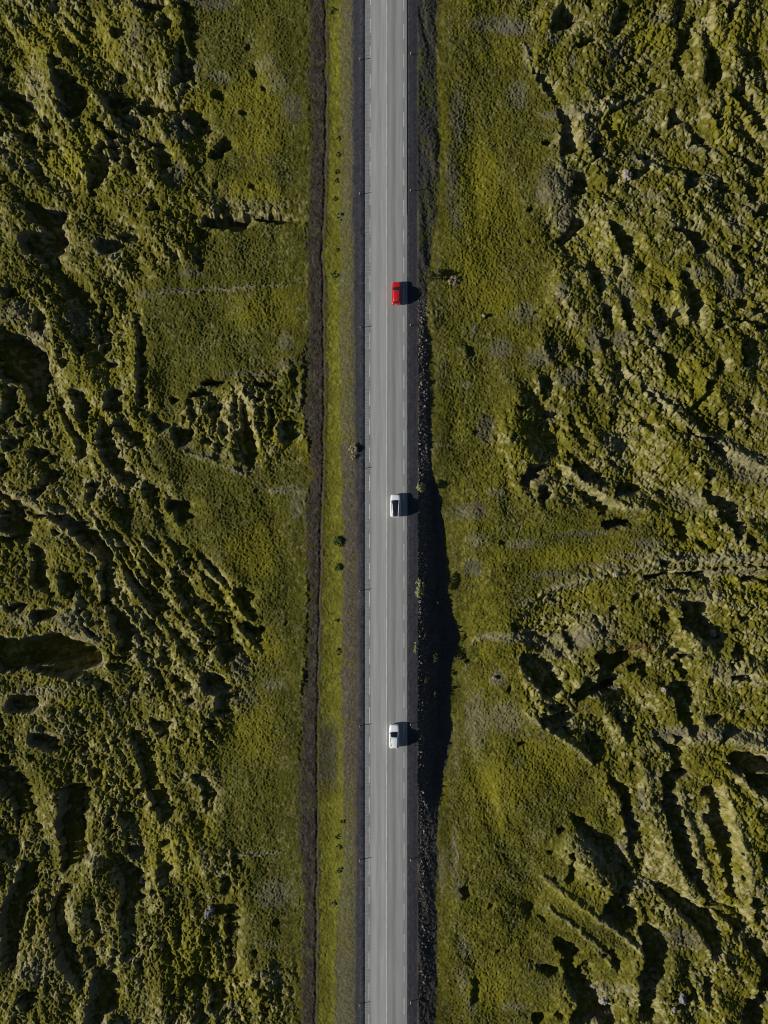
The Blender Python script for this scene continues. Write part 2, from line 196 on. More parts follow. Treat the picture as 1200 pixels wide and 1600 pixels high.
# the run of each hollow along the sun's direction
W = np.zeros(GX.shape, np.float32); Sd = np.zeros(GX.shape, np.float32)
sh = math.tan(SUN_AZ)
st = np.zeros(NY, np.float32); acc = 0
for j in range(NX):
    a2 = int((j + 1) * sh)
    if a2 != acc: st = np.roll(st, 1); st[0] = 0; acc = a2
    st = np.where(inside[:, j], st + STEP, 0); Sd[:, j] = st
st = np.zeros(NY, np.float32); acc = 0
for k, j in enumerate(range(NX - 1, -1, -1)):
    a2 = int((k + 1) * sh)
    if a2 != acc: st = np.roll(st, -1); st[-1] = 0; acc = a2
    st = np.where(inside[:, j], np.maximum(st, Sd[:, j]), 0); W[:, j] = st
TA = math.tan(SUN_EL)
D = np.maximum(np.minimum(TA * 1.25 * W + 0.25, 2.1), TA * 1.75 * Sd + 0.1)
D = np.minimum(D, 9.0) * inside
Db = blur(D, 6, 0)
# the lit bank east of each hollow climbs back to the level more gently
est = np.zeros(GX.shape, np.float32); st = np.zeros(NY, np.float32); ln = np.full(NY, 1.0, np.float32); acc = 0
for j in range(NX):
    a2 = int((j + 1) * sh)
    if a2 != acc: st = np.roll(st, 1); st[0] = 0; ln = np.roll(ln, 1); acc = a2
    ins = inside[:, j]
    ln = np.where(ins, np.clip(0.22 * W[:, j] + 0.45, 0.5, 1.9), ln)
    st = np.where(ins, np.minimum(D[:, j], 3.2), st * np.exp(-STEP / ln)); est[:, j] = np.where(ins, 0, st)
D = np.maximum(D, est); D = blur(D, 3, 0); D = blur(D, 1, 1)
# the hummock that stands sunward of each hollow
rid = np.zeros(GX.shape, np.float32); st = np.zeros(NY, np.float32); ln = np.full(NY, 1.0, np.float32); acc = 0
for k, j in enumerate(range(NX - 1, -1, -1)):
    a2 = int((k + 1) * sh)
    if a2 != acc: st = np.roll(st, -1); st[-1] = 0; ln = np.roll(ln, -1); acc = a2
    ins = inside[:, j]
    ln = np.where(ins, np.clip(0.5 * W[:, j] + 0.8, 1.0, 4.0), ln)
    st = np.where(ins, np.minimum(W[:, j] * TA * 1.15 + 0.2, 2.4) * 0.42, st * np.exp(-STEP / ln)); rid[:, j] = np.where(ins, 0, st)
rid = blur(rid, 3)

# smooth grassland
def inpoly(u, v, poly):
    r = np.zeros(u.shape, bool); n = len(poly)
    for i in range(n):
        x1, y1 = poly[i]; x2, y2 = poly[(i + 1) % n]
        if y1 == y2: continue
        c = (y1 > v) != (y2 > v)
        r ^= c & (u < (x2 - x1) * (v - y1) / (y2 - y1) + x1)
    return r
U2 = U + 14 * fbm(GX, GY, 7, 31, 4); V2 = V + 14 * fbm(GX, GY, 7, 41, 4)
sm = np.zeros(GX.shape, np.float32)
for poly in SMOOTH: sm = np.maximum(sm, inpoly(U2, V2, poly))
def boxb(A, r):
    for ax in (0, 1):
        B = np.pad(A, [(r + 1, r) if k_ == ax else (0, 0) for k_ in (0, 1)], 'edge').astype(np.float64).cumsum(ax)
        A = ((B[2 * r + 1:] - B[:-2 * r - 1]) if ax == 0 else (B[:, 2 * r + 1:] - B[:, :-2 * r - 1])) / (2 * r + 1)
    return A.astype(np.float32)
sm = boxb(boxb(sm, 11), 9)
FAN = [(95, 790), (200, 815), (300, 855), (400, 930), (415, 1010), (370, 1040), (260, 1015), (190, 965), (150, 880)]
fan = boxb(boxb(inpoly(U2, V2, FAN).astype(np.float32), 10), 6)
# long narrow ridges and folds: points, radius in photo pixels, height, paleness
RIDGES = [([(0, 765), (70, 795), (150, 832), (190, 850)], 7, .7, .6), ([(60, 800), (110, 830), (150, 870)], 5, .5, .5),
 ([(150, 850), (175, 900), (200, 960), (215, 1010)], 5, .5, .6), ([(118, 930), (150, 1000)], 7, .5, .7), ([(10, 820), (50, 850)], 5, .4, .3),
 ([(850, 1372), (880, 1395), (925, 1428), (960, 1450), (998, 1485)], 4.5, .55, .8), ([(862, 1420), (905, 1452), (960, 1500)], 3.5, .4, .35), ([(930, 1480), (960, 1512)], 3.5, .4, .5),
 ([(822, 1115), (860, 1138), (890, 1162), (925, 1192)], 3.5, .4, .8), ([(845, 930), (880, 915), (960, 893), (1040, 876), (1120, 872), (1210, 869)], 5, .6, .8),
 ([(1040, 893), (1120, 893), (1210, 886)], 4, .5, .7), ([(840, 985), (800, 992), (740, 1003)], 4, .35, .8),
 ([(985, 582), (1020, 615), (1060, 655), (1110, 690), (1160, 715), (1210, 745)], 8, .9, .75), ([(880, 730), (925, 762), (965, 790), (1010, 795)], 6, .7, .7),
 ([(1005, 1170), (1060, 1160), (1130, 1150), (1210, 1165)], 8, .6, .7), ([(860, 230), (920, 175), (985, 155), (1040, 128)], 5, .35, .7),
 ([(815, 70), (830, 105), (855, 140)], 4, .35, .5), ([(250, 460), (330, 452), (400, 445), (445, 442)], 2.5, .3, .5), ([(290, 705), (340, 725), (385, 742)], 3.5, .35, .7), ([(425, 768), (485, 768)], 4, .25, .7),
 ([(360, 1330), (395, 1337), (440, 1332)], 2, .25, .7), ([(395, 1522), (440, 1515)], 2, .25, .7), ([(364, 612), (359, 660), (364, 715)], 9, .9, .15), ([(372, 602), (390, 625), (398, 660), (408, 695)], 9, .8, .2),
 ([(328, 665), (333, 700)], 8, .6, .1), ([(425, 650), (440, 690)], 8, .5, .1), ([(470, 590), (472, 640)], 4, .5, .2),
 ([(45, 130), (80, 160), (100, 180)], 7, .7, .5), ([(150, 150), (160, 170), (185, 200), (205, 235)], 6, .7, .4), ([(205, 215), (215, 260)], 5, .6, .4), ([(1030, 330), (1090, 380), (1150, 430)], 9, .6, .5),
 ([(1095, 60), (1092, 130)], 7, .8, .2), ([(1040, 190), (1070, 200), (1120, 240)], 7, .5, .6), ([(1000, 250), (1060, 280), (1110, 290)], 7, .6, .5), ([(1010, 455), (1050, 465), (1075, 490)], 9, .9, .2),
 ([(1010, 1210), (1025, 1290), (1050, 1350), (1080, 1400)], 9, .6, .5), ([(1065, 1240), (1085, 1330), (1115, 1400)], 8, .6, .6), ([(1130, 1230), (1155, 1300), (1170, 1380)], 8, .5, .6), ([(1150, 1205), (1200, 1260)], 7, .5, .6)]
rdg = np.zeros(GX.shape, np.float32); rpal = rdg.copy()
for pts, r_, h_, p_ in RIDGES:
    for p, q in zip(pts[:-1], pts[1:]):
        w = win(min(p[0], q[0]) - 30, min(p[1], q[1]) - 30, max(p[0], q[0]) + 30, max(p[1], q[1]) + 30); u = WU[w]; v = WV[w]
        dx, dy = q[0] - p[0], q[1] - p[1]; t = np.clip(((u - p[0]) * dx + (v - p[1]) * dy) / (dx * dx + dy * dy), 0, 1)
        g = np.exp(-(((u - p[0] - t * dx) ** 2 + (v - p[1] - t * dy) ** 2) / (r_ * r_)))
        rdg[w] = np.maximum(rdg[w], h_ * g); rpal[w] = np.maximum(rpal[w], p_ * g)


# direction field and flow ridges
c2 = np.zeros((NY // 8 + 2, NX // 8 + 2)); s2 = c2.copy()
gy8 = np.minimum(np.arange(c2.shape[0]) * 8, NY - 1); gx8 = np.minimum(np.arange(c2.shape[1]) * 8, NX - 1)
uu = U[np.ix_(gy8, gx8)]; vv = V[np.ix_(gy8, gx8)]
for (a, b, ang) in DIRS:
    wgt = 1 / (((uu - a) ** 2 + (vv - b) ** 2) + 900) ** 1.6
    th = 2 * math.radians(ang); c2 += wgt * math.cos(th); s2 += wgt * math.sin(th)
def up8(A):
    r = np.arange(NY) / 8.0; c = np.arange(NX) / 8.0
    r0 = r.astype(int); c0 = c.astype(int); fr = (r - r0)[:, None]; fc = (c - c0)[None]
    return (A[r0][:, c0] * (1 - fr) * (1 - fc) + A[r0 + 1][:, c0] * fr * (1 - fc) + A[r0][:, c0 + 1] * (1 - fr) * fc + A[r0 + 1][:, c0 + 1] * fr * fc)
nrm = np.hypot(c2, s2); th = 0.5 * np.arctan2(up8(s2 / nrm), up8(c2 / nrm))
DX = np.cos(th); DY = -np.sin(th)          # grid direction (rows grow with world y)
II, JJ = np.mgrid[0:NY, 0:NX].astype(np.float32)
def samp(A, i, j):
    i = np.clip(i, 0, NY - 1.001); j = np.clip(j, 0, NX - 1.001)
    i0 = i.astype(np.int32); j0 = j.astype(np.int32); fi = i - i0; fj = j - j0
    return (A[i0, j0] * (1 - fi) * (1 - fj) + A[i0 + 1, j0] * fi * (1 - fj) + A[i0, j0 + 1] * (1 - fi) * fj + A[i0 + 1, j0 + 1] * fi * fj)
def lic(A, steps):
    for d in steps:
        A = (samp(A, II + DY * d, JJ + DX * d) + 2 * A + samp(A, II - DY * d, JJ - DX * d)) * 0.25
    A = A - A.mean(); return A / A.std()
ridA = lic(fbm(GX, GY, 1.5, 51, 2), (3, 6, 11, 18))
ridB = lic(fbm(GX, GY, 4.5, 61, 2), (7, 14, 24))
ridC = lic(fbm(GX, GY, 8.5, 65, 2), (11, 22, 30))
fine_f = lic(vnoise(GX, GY, 0.34, 71), (2, 3))

fineN = vnoise(GX, GY, 0.26, 131) - 0.5
clump = sstep(-0.25, 0.5, fbm(GX, GY, 9, 141, 4))      # where the moss grows shaggy
rough = 1 - sm
shag = (0.35 + 0.65 * clump)
pitf = sstep(0, 6, mask)
H_rough = (0.20 * ridA * shag + 0.36 * ridB + 0.48 * ridC + 0.42 * (K1 - 0.4) * shag + 0.48 * (K2 - 0.4) * (0.25 + 0.75 * shag) + 0.46 * (K3 - 0.4) * (0.45 + 0.55 * clump) + 0.24 * fineN)
H_rough = H_rough * (1 - fan) + fan * (0.52 * ridA + 0.2 * ridB + 0.35 * (K3 - 0.4) + 0.45 * (K2 - 0.4) + 0.10 * fineN)
H_rough *= (1 - 0.6 * pitf)
H_smooth = 0.13 * ridB + 0.012 * fine_f + 0.06 * (K3 - 0.4) * clump + 0.21 * fineN + 0.09 * fbm(GX, GY, 1.1, 137, 3) + 0.14 * ridC
Hh = ZB + rough * H_rough + sm * H_smooth + 0.5 * fbm(GX, GY, 26, 151, 3) * (0.3 + 0.7 * rough) + 0.30 * fbm(GX, GY, 8, 153, 3) + rdg * (1 - pitf)
for (a, b, rx, ry, k_) in [(930, 1125, 60, 50, .26), (285, 75, 32, 60, .2), (330, 320, 60, 25, .15), (60, 1180, 70, 40, .24), (175, 1080, 50, 40, .18), (425, 1440, 40, 90, .13), (800, 1425, 50, 45, .16), (720, 1460, 25, 90, .08), (880, 280, 40, 60, .2), (1130, 1000, 60, 45, .15), (250, 1480, 40, 60, .1), (240, 600, 40, 60, .12), (1150, 1540, 50, 70, .15), (960, 760, 60, 40, .1),
        (125, 240, 45, 45, -.13), (60, 60, 70, 60, -.12), (170, 60, 40, 60, -.12), (770, 1250, 45, 60, -.10), (790, 330, 45, 90, -.05), (30, 1510, 40, 60, -.14), (1040, 1300, 40, 90, -.1), (1130, 1300, 60, 90, -.14), (1100, 770, 70, 50, -.15), (150, 950, 50, 60, -.15), (60, 960, 60, 30, -.2), (910, 990, 50, 30, -.14), (1080, 50, 90, 50, -.08), (400, 130, 60, 90, -.05), (880, 875, 80, 18, -.06), (1170, 1120, 60, 60, -.12), (310, 900, 70, 50, -.08), (160, 750, 70, 60, -.08), (280, 1330, 60, 40, -.08)]:
    rm = rx * ST; dxm = (U2 - a) * ST
    Hh = Hh - k_ * dxm * np.exp(-(dxm / rm) ** 2 - ((V2 - b) / ry) ** 2)
Hh = Hh - 0.76 * D + rid
# gentle swales in the grass at lower right
def trough(pts, r, dep):
    global Hh
    for (ax_, ay_), (bx_, by_) in zip(pts[:-1], pts[1:]):
        dx, dy = bx_ - ax_, by_ - ay_; t = np.clip(((U2 - ax_) * dx + (V2 - ay_) * dy) / (dx * dx + dy * dy), 0, 1)
        d = np.hypot(U2 - ax_ - t * dx, V2 - ay_ - t * dy); Hh = Hh - dep * np.exp(-(d / r) ** 2) / 2
trough([(785, 1390), (830, 1420), (870, 1460)], 14, 1.0)
trough([(745, 1500), (800, 1480)], 10, 0.6)
trough([(770, 1230), (850, 1300)], 16, -0.8)
trough([(770, 1240), (790, 1290)], 9, -0.5)

# road embankment, verge and soil track
def lerp(v, pts): return np.interp(v, [p[0] for p in pts], [p[1] for p in pts])
XSH = [(-90, 683), (300, 683), (380, 676), (430, 668), (500, 667), (600, 671), (740, 676), (775, 690), (860, 697), (940, 703), (1000, 719), (1020, 715), (1050, 705), (1150, 705), (1200, 698), (1250, 686), (1350, 683), (1450, 683), (1700, 680)]
TL = [(-90, 480), (0, 480), (100, 483), (112, 475), (132, 480), (200, 484), (400, 477), (500, 481), (560, 476), (650, 473), (740, 487), (800, 474), (900, 480), (1000, 478), (1080, 472), (1200, 466), (1300, 461), (1400, 471), (1500, 468), (1700, 470)]
TR = [(-90, 512), (0, 512), (200, 515), (400, 508), (600, 511), (800, 507), (1000, 503), (1100, 501), (1300, 500), (1700, 497)]
un = U + 3.0 * fbm(GX, GY, 2.4, 161, 3)
xsh = lerp(V, XSH) + 4.0 * fbm(GX, GY, 3.2, 171, 3)
kst = lerp(V, [(-90, .42), (480, .45), (540, .86), (735, .88), (775, 1.05), (1215, 1.05), (1290, .66), (1700, .62)]) + 0.10 * fbm(GX, GY, 6, 175, 2)
steep = sstep(0.93, 1.0, kst)
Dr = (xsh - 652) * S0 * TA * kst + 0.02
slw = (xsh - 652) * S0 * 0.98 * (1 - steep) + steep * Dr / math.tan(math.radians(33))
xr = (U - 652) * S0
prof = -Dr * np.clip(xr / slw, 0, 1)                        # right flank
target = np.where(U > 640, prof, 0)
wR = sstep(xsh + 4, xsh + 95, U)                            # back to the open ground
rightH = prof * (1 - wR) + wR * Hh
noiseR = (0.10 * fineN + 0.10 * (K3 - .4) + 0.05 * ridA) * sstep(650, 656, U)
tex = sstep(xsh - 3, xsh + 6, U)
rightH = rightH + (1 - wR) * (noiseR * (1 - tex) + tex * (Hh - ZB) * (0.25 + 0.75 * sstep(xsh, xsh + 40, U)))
rightH = rightH - (1 - wR) * tex * 0
tl = lerp(V, TL) + 0.5 + 4 * fbm(GX, GY, 1.8, 181, 3) + 5 * (K3 - 0.4) * (1 + sstep(1080, 1150, V)); tr = lerp(V, TR) + 1.5 * fbm(GX, GY, 3, 191, 2)
leftprof = -0.12 - 1.15 * sstep(0, 1, (563 - U) / (563 - 512.0))
leftprof += (0.08 * fineN + 0.09 * (K3 - 0.4)) * sstep(558, 550, U)
n_tr = fbm(GX, GY, 2.5, 195, 3)
soilz = -1.25 + 0.07 * fineN + 0.07 * (K3 - .4) + 0.05 * fbm(GX, GY, 1.2, 201, 2) - 0.13 * np.exp(-((U - tr + 5 + 2 * n_tr) / 2.0) ** 2)
wl_ = sstep(tr - 3, tr + 3, U)
leftH = leftprof * wl_ + soilz * (1 - wl_)
wg = sstep(tl + 2, tl - 3, U)
inner = sstep(tl - 2, tl - 60, U)
leftH = leftH * (1 - wg) + wg * (Hh * inner + (1 - inner) * (ZB - 0.04 + (Hh - ZB) * 0.35 + 0.10 * (K2 - .4)))
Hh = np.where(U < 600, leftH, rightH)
flat = sstep(645, 640, U) * sstep(560, 565, U)
gravel_n = 0.03 * fineN
deck = (U > 569.0) & (U < 637.6)
Hh = np.where((U >= 560) & (U <= 652), np.where(deck, -0.08, -0.015 - 0.10 * sstep(566, 560, U) - 0.04 * sstep(645, 652, U) + gravel_n), Hh)

# ------------------------------------------------------------------ ground colours (albedo only)
def C(*c): return np.array(c, np.float32)
n1 = fbm(GX, GY, 14, 301, 4); n2 = fbm(GX, GY, 3.0, 311, 4); n3 = fbm(GX, GY, 0.8, 321, 3); n4 = vnoise(GX, GY, 0.3, 331) - 0.5
olive = C(0.090, 0.083, 0.0065); bright = C(0.135, 0.122, 0.0065); deep = C(0.042, 0.046, 0.0065)
pale = C(0.225, 0.200, 0.092); grey = C(0.108, 0.096, 0.076); straw = C(0.165, 0.150, 0.088); rust = C(0.105, 0.055, 0.026)
soil = C(0.044, 0.034, 0.025); blue = C(0.036, 0.037, 0.043); brown = C(0.066, 0.056, 0.040)
def mix(A, B, f): return A + (B - A) * f[..., None]
col = np.broadcast_to(olive, GX.shape + (3,)).copy()
col = mix(col, bright, sstep(-0.1, 0.6, n1 + 0.5 * n3 - 0.35 * sm * (U < 600) + 0.15 * sm * (U > 600)) * 0.8)
col = mix(col, deep * 1.3, sm * (U < 500) * 0.35 + 0 * n1)
col = mix(col, deep, sstep(-0.05, 0.55, n2 * 0.9 + n3 * 0.5 + 0.3 * n4) * (0.5 + 0.25 * sm))
col = mix(col, olive * C(0.8, 0.86, 0.9), sm * 0.45)
gy_, gx_ = np.gradient(blur(Hh, 4), STEP)
slope = np.hypot(gx_, gy_)
pl = sstep(-0.10, 0.50, 0.55 * (I3 - 0.5) + 0.45 * (I2 - 0.5) + 0.45 * fbm(GX, GY, 5.5, 341, 4) + 0.45 * n3 + 0.30 * (slope - 0.45)) * rough
col = mix(col, pale, pl * 0.85)
col = mix(col, pale * C(0.8, 0.8, 0.7), sstep(0.1, 0.8, n3 * 0.7 + n2 * 0.6 + 1.2 * n4) * sm * 0.45)
col = mix(col, deep * 0.8, sstep(0.15, 0.5, -n4 - 0.4 * n3 + 0.4 * n1) * sm * 0.6)
col = mix(col, pale, np.clip(rpal * (0.75 + 0.8 * n3), 0, 1))
rockf = sstep(2.2, 3.6, slope + 0.9 * n3) * rough
col = mix(col, grey * 0.75, rockf * 0.6)
for (a, b, rx, ry, k) in PATCH:
    if rx == 0: continue
    w = win(a - rx * 2.2 - 8, b - ry * 2.2 - 8, a + rx * 2.2 + 8, b + ry * 2.2 + 8)
    d = np.hypot((WU[w] - a) / rx, (WV[w] - b) / ry) + 0.25 * n2[w] + 0.5 * n3[w]
    f = sstep(1.35, 0.55, d) * (0.48, 0.5, 0.5, 0.6)[k]
    col[w] = mix(col[w], (grey, straw, rust, bright * 1.1)[k], f)
# wheel ruts along the foot of the right bank
rut = sstep(0.1, 0.6, fbm(GX * 6, GY * 0.25, 4, 351, 3)) * sstep(xsh, xsh + 4, U) * sstep(745, 700, U)
col = mix(col, pale * 0.7, rut * 0.5)
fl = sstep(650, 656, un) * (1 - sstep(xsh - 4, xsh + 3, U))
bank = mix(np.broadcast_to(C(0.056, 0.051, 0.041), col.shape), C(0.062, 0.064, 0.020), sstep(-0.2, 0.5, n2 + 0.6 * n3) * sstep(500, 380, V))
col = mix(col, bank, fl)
col = np.where(((U > 560) & (U <= 652))[..., None], blue * (1 + 0.25 * n3[..., None] + 0.25 * n4[..., None] + 0.25 * fbm(GX * 5, GY * 0.3, 3, 361, 2)[..., None]), col)
gsh = sstep(648, 657, un) * (U < 700); col = np.where(((U > 640) & (U < 660))[..., None], mix(np.broadcast_to(blue, col.shape), bank, gsh), col)
# left verge
VR = [(-90, 532), (0, 533), (300, 531), (500, 530), (700, 533), (850, 536), (1000, 534), (1100, 535), (1250, 536), (1350, 535), (1450, 526), (1700, 520)]
vr = lerp(V, VR) + 3 * n2
verge = C(0.118, 0.117, 0.012)
vcol = np.broadcast_to(verge, col.shape) * (1 + 0.35 * n3[..., None] + 0.3 * n4[..., None])
vcol = mix(vcol, olive * 0.9, sstep(-0.1, 0.5, n2 + 0.5 * n3 + 0.6 * n4) * 0.8)
ob = mix(np.broadcast_to(C(0.088, 0.084, 0.032), col.shape), brown, np.clip(sstep(620, 760, V) * sstep(1330, 1150, V) + sstep(1420, 1480, V) * 0.5 + 0.3 * sstep(0, 0.5, n3), 0, 1) * 0.9)
ob = mix(ob, C(0.12, 0.098, 0.08), sstep(0.2, 0.6, n4 + n3 * 0.5) * 0.35)
ob = mix(ob, olive * 0.9, sstep(0.0, 0.6, n2 + 0.5 * n3) * 0.5)
vcol = mix(vcol, ob, sstep(vr - 3, vr + 4, un))
gapb = np.exp(-((V - 1180) / 52.0) ** 4) * sstep(535, 522, un)
vcol = mix(vcol, C(0.042, 0.037, 0.027) * (1 + 0.6 * n3[..., None]), np.clip(gapb * (1.0 + 0.8 * n3), 0, 1) * 0.85)
GL = [(-90, 551), (400, 553), (700, 556), (1000, 562), (1150, 560), (1250, 558), (1700, 555)]
gl = lerp(V, GL)
vcol = mix(vcol, blue, sstep(gl - 2.5, gl + 1.5, un))
vcol = mix(vcol, brown * 1.2, np.exp(-((un - gl + 3) / 2.5) ** 2) * 0.7)
scol = np.broadcast_to(soil * C(1, 1, 1), col.shape) * (1 + 0.5 * n3[..., None] + 0.5 * n4[..., None])
scol = mix(scol, C(0.058, 0.038, 0.029), sstep(0.0, 0.6, fbm(GX, GY, 9, 371, 3)) * 0.7)
scol = mix(scol, C(0.060, 0.062, 0.026), sstep(0.15, 0.6, n2 + 0.5 * n3 + 0.5 * n4) * (0.6 + 0.3 * sstep(1080, 1150, V)))
lft = vcol * 1.0
grs = mix(np.broadcast_to(olive * 0.75, col.shape), C(0.075, 0.066, 0.034), sstep(-0.2, 0.5, n3 + n4))
edge_d = np.minimum((un - tl) / 9.0, (tr - un) / 8.0)          # 0 at either edge of the track
scol = mix(scol, grs, sstep(0.75, 0.1, edge_d + 1.0 * n4 + 0.8 * n3) * 0.85)
lft = mix(lft, scol, 1 - sstep(tr - 1, tr + 2.5, un))
lft = mix(lft, col, wg)
col = np.where((U < 563)[..., None], lft, col)
col *= (1 + 0.42 * n4 + 0.22 * n3)[..., None]
col = np.clip(col, 0.004, 0.6)

# ------------------------------------------------------------------ the one ground sheet, reaching the horizon
AX, AY = np.meshgrid(XS, YS)
far = np.maximum(np.abs(AX) - fx[-1], np.abs(AY) - fy[-1]); far = np.clip(far, 0, None)
ca = np.clip(np.round((AX - fx[0]) / STEP), 0, NX - 1).astype(int); ra = np.clip(np.round((AY - fy[0]) / STEP), 0, NY - 1).astype(int)
Z = Hh[ra, ca].astype(np.float32)
k = np.exp(-far / 5.0)
lat = np.abs(AX) > 12
Zfar = ZB + (0.6 * fbm(AX, AY, 18, 401, 4) + 3.0 * fbm(AX, AY, 220, 411, 3) * np.clip(far / 200, 0, 1)) * sstep(8, 40, np.abs(AX)) 
Z = np.where(lat & (far > 0), Z * k + Zfar * (1 - k), Z)
AC = col[ra, ca]
ff = (1 - k)
blotch = np.clip(0.5 + fbm(AX, AY, 12, 421, 4), 0, 1)
fc = mix(np.broadcast_to(olive * 0.8, AC.shape), pale * 0.7, blotch * 0.7)
AC = np.where((lat & (far > 0))[..., None], mix(AC, fc, ff), AC)
ny, nx = AX.shape
co = np.empty((ny, nx, 3), np.float32); co[..., 0] = AX; co[..., 1] = AY; co[..., 2] = Z
me = bpy.data.meshes.new('ground')
me.vertices.add(ny * nx); me.vertices.foreach_set('co', co.ravel())
ii = np.arange(ny * nx, dtype=np.int32).reshape(ny, nx)
q = np.stack([ii[:-1, :-1], ii[:-1, 1:], ii[1:, 1:], ii[1:, :-1]], -1).reshape(-1, 4)
nf = len(q)
me.loops.add(nf * 4); me.loops.foreach_set('vertex_index', q.ravel())
me.polygons.add(nf); me.polygons.foreach_set('loop_start', np.arange(0, nf * 4, 4, dtype=np.int32))
me.polygons.foreach_set('loop_total', np.full(nf, 4, np.int32))
me.polygons.foreach_set('use_smooth', np.ones(nf, bool))
me.update(calc_edges=True)
at = me.color_attributes.new('soil_and_moss', 'FLOAT_COLOR', 'POINT')
c4 = np.ones((ny * nx, 4), np.float32); c4[:, :3] = AC.reshape(-1, 3); at.data.foreach_set('color', c4.ravel())
gm, n, l, b = newmat('moss_and_soil')
va = n.new('ShaderNodeVertexColor'); va.layer_name = 'soil_and_moss'
tc = n.new('ShaderNodeTexCoord')
t1 = n.new('ShaderNodeTexNoise'); t1.inputs['Scale'].default_value = 5.0; t1.inputs['Detail'].default_value = 6; t1.inputs['Roughness'].default_value = 0.7
l.new(tc.outputs['Object'], t1.inputs['Vector'])
rp = n.new('ShaderNodeValToRGB'); rp.color_ramp.elements[0].position = 0.3; rp.color_ramp.elements[1].position = 0.72
rp.color_ramp.elements[0].color = (0.55, 0.58, 0.55, 1); rp.color_ramp.elements[1].color = (1.45, 1.42, 1.5, 1)
l.new(t1.outputs['Fac'], rp.inputs[0])
mx = n.new('ShaderNodeMix'); mx.data_type = 'RGBA'; mx.blend_type = 'MULTIPLY'; mx.inputs[0].default_value = 1.0
l.new(va.outputs['Color'], mx.inputs[6]); l.new(rp.outputs[0], mx.inputs[7]); l.new(mx.outputs[2], b.inputs['Base Color'])
bp = n.new('ShaderNodeBump'); bp.inputs['Strength'].default_value = 0.5; bp.inputs['Distance'].default_value = 0.08
l.new(t1.outputs['Fac'], bp.inputs['Height']); l.new(bp.outputs[0], b.inputs['Normal'])
b.inputs['Roughness'].default_value = 0.95; b.inputs['Specular IOR Level'].default_value = 0.15
me.materials.append(gm)
ground = bpy.data.objects.new('ground', me); COL.objects.link(ground); ground['kind'] = 'structure'

def gz(x, y):
    c = (x - fx[0]) / STEP; r = (y - fy[0]) / STEP
    return float(Hh[int(np.clip(round(r), 0, NY - 1)), int(np.clip(round(c), 0, NX - 1))])
def G(px, py):
    p = P(px, py, ZB); return Vector((p.x, p.y, gz(p.x, p.y)))

# ------------------------------------------------------------------ road
RX0, RX1 = (570.6 - 600) * S0, (636.4 - 600) * S0
LEN = 5000.0
ys = [-LEN, -400] + list(np.arange(-120, 120.1, 0.75)) + [400, LEN]
rng = random.Random(4)
vs = []; fs = []
for i, y in enumerate(ys):
    eL = RX0 + 0.05 * mnoise.noise(Vector((y * 0.9, 0, 0))) - 0.003 * y * 0; eR = RX1 + 0.04 * mnoise.noise(Vector((y * 0.9, 7, 0))) + (-0.10 if y > 60 else 0.0 if y > 0 else 0.0) * min(1, max(0, (y - 20) / 60))
    row = [(eL - 0.02, y, -0.09), (eL, y, 0.0), ((RX0 + RX1) / 2, y, 0.03), (eR, y, 0.0), (eR + 0.02, y, -0.09)]
    vs += row
    if i: 
        for k_ in range(4): a = (i - 1) * 5 + k_; fs.append((a, a + 1, a + 6, a + 5))
asp, n, l, b = newmat('asphalt')
tc = n.new('ShaderNodeTexCoord'); sp = n.new('ShaderNodeSeparateXYZ'); l.new(tc.outputs['Object'], sp.inputs[0])
mr = n.new('ShaderNodeMapRange'); mr.inputs[1].default_value = RX0; mr.inputs[2].default_value = RX1
mp = n.new('ShaderNodeMapping'); mp.inputs['Scale'].default_value = (1.4, 0.06, 1); l.new(tc.outputs['Object'], mp.inputs['Vector'])
nw = n.new('ShaderNodeTexNoise'); nw.inputs['Scale'].default_value = 1.5; nw.inputs['Detail'].default_value = 4; l.new(mp.outputs[0], nw.inputs['Vector'])
l.new(sp.outputs['X'], mr.inputs[0])
ad = n.new('ShaderNodeMath'); ad.operation = 'MULTIPLY_ADD'; ad.inputs[1].default_value = 0.03; l.new(nw.outputs['Fac'], ad.inputs[0]); 
sb = n.new('ShaderNodeMath'); sb.operation = 'SUBTRACT'; sb.inputs[1].default_value = 0.015; l.new(mr.outputs[0], sb.inputs[0]); l.new(sb.outputs[0], ad.inputs[2])
cr = n.new('ShaderNodeValToRGB'); e = cr.color_ramp.elements
def g_(v, w=1.0): v *= 1.13; return (v * w, v, v * (2 - w) * 0.95, 1)
stops = [(0.0, g_(.190, .97)), (0.115, g_(.185, .96)), (0.15, g_(.262, .99)), (0.24, g_(.292, .99)), (0.29, g_(.252, 1.0)), (0.335, g_(.240, 1.0)), (0.40, g_(.288, .99)), (0.49, g_(.278, .99)), (0.515, g_(.205, 1.0)), (0.60, g_(.240, 1.0)), (0.655, g_(.190, 1.0)), (0.70, g_(.186, 1.0)), (0.76, g_(.246, 1.0)), (0.86, g_(.238, 1.0)), (0.90, g_(.205, .99)), (1.0, g_(.195, .98))]
e[0].position = stops[0][0]; e[0].color = stops[0][1]; e[1].position = 1.0; e[1].color = stops[-1][1]
for p_, c_ in stops[1:-1]: q_ = e.new(p_); q_.color = c_
l.new(ad.outputs[0], cr.inputs[0])
ng = n.new('ShaderNodeTexNoise'); ng.inputs['Scale'].default_value = 6; ng.inputs['Detail'].default_value = 8; ng.inputs['Roughness'].default_value = 0.8; l.new(tc.outputs['Object'], ng.inputs['Vector'])
mp2 = n.new('ShaderNodeMapping'); mp2.inputs['Scale'].default_value = (0.4, 2.6, 1); l.new(tc.outputs['Object'], mp2.inputs['Vector'])
nc = n.new('ShaderNodeTexNoise'); nc.inputs['Scale'].default_value = 1.4; nc.inputs['Detail'].default_value = 3; l.new(mp2.outputs[0], nc.inputs['Vector'])
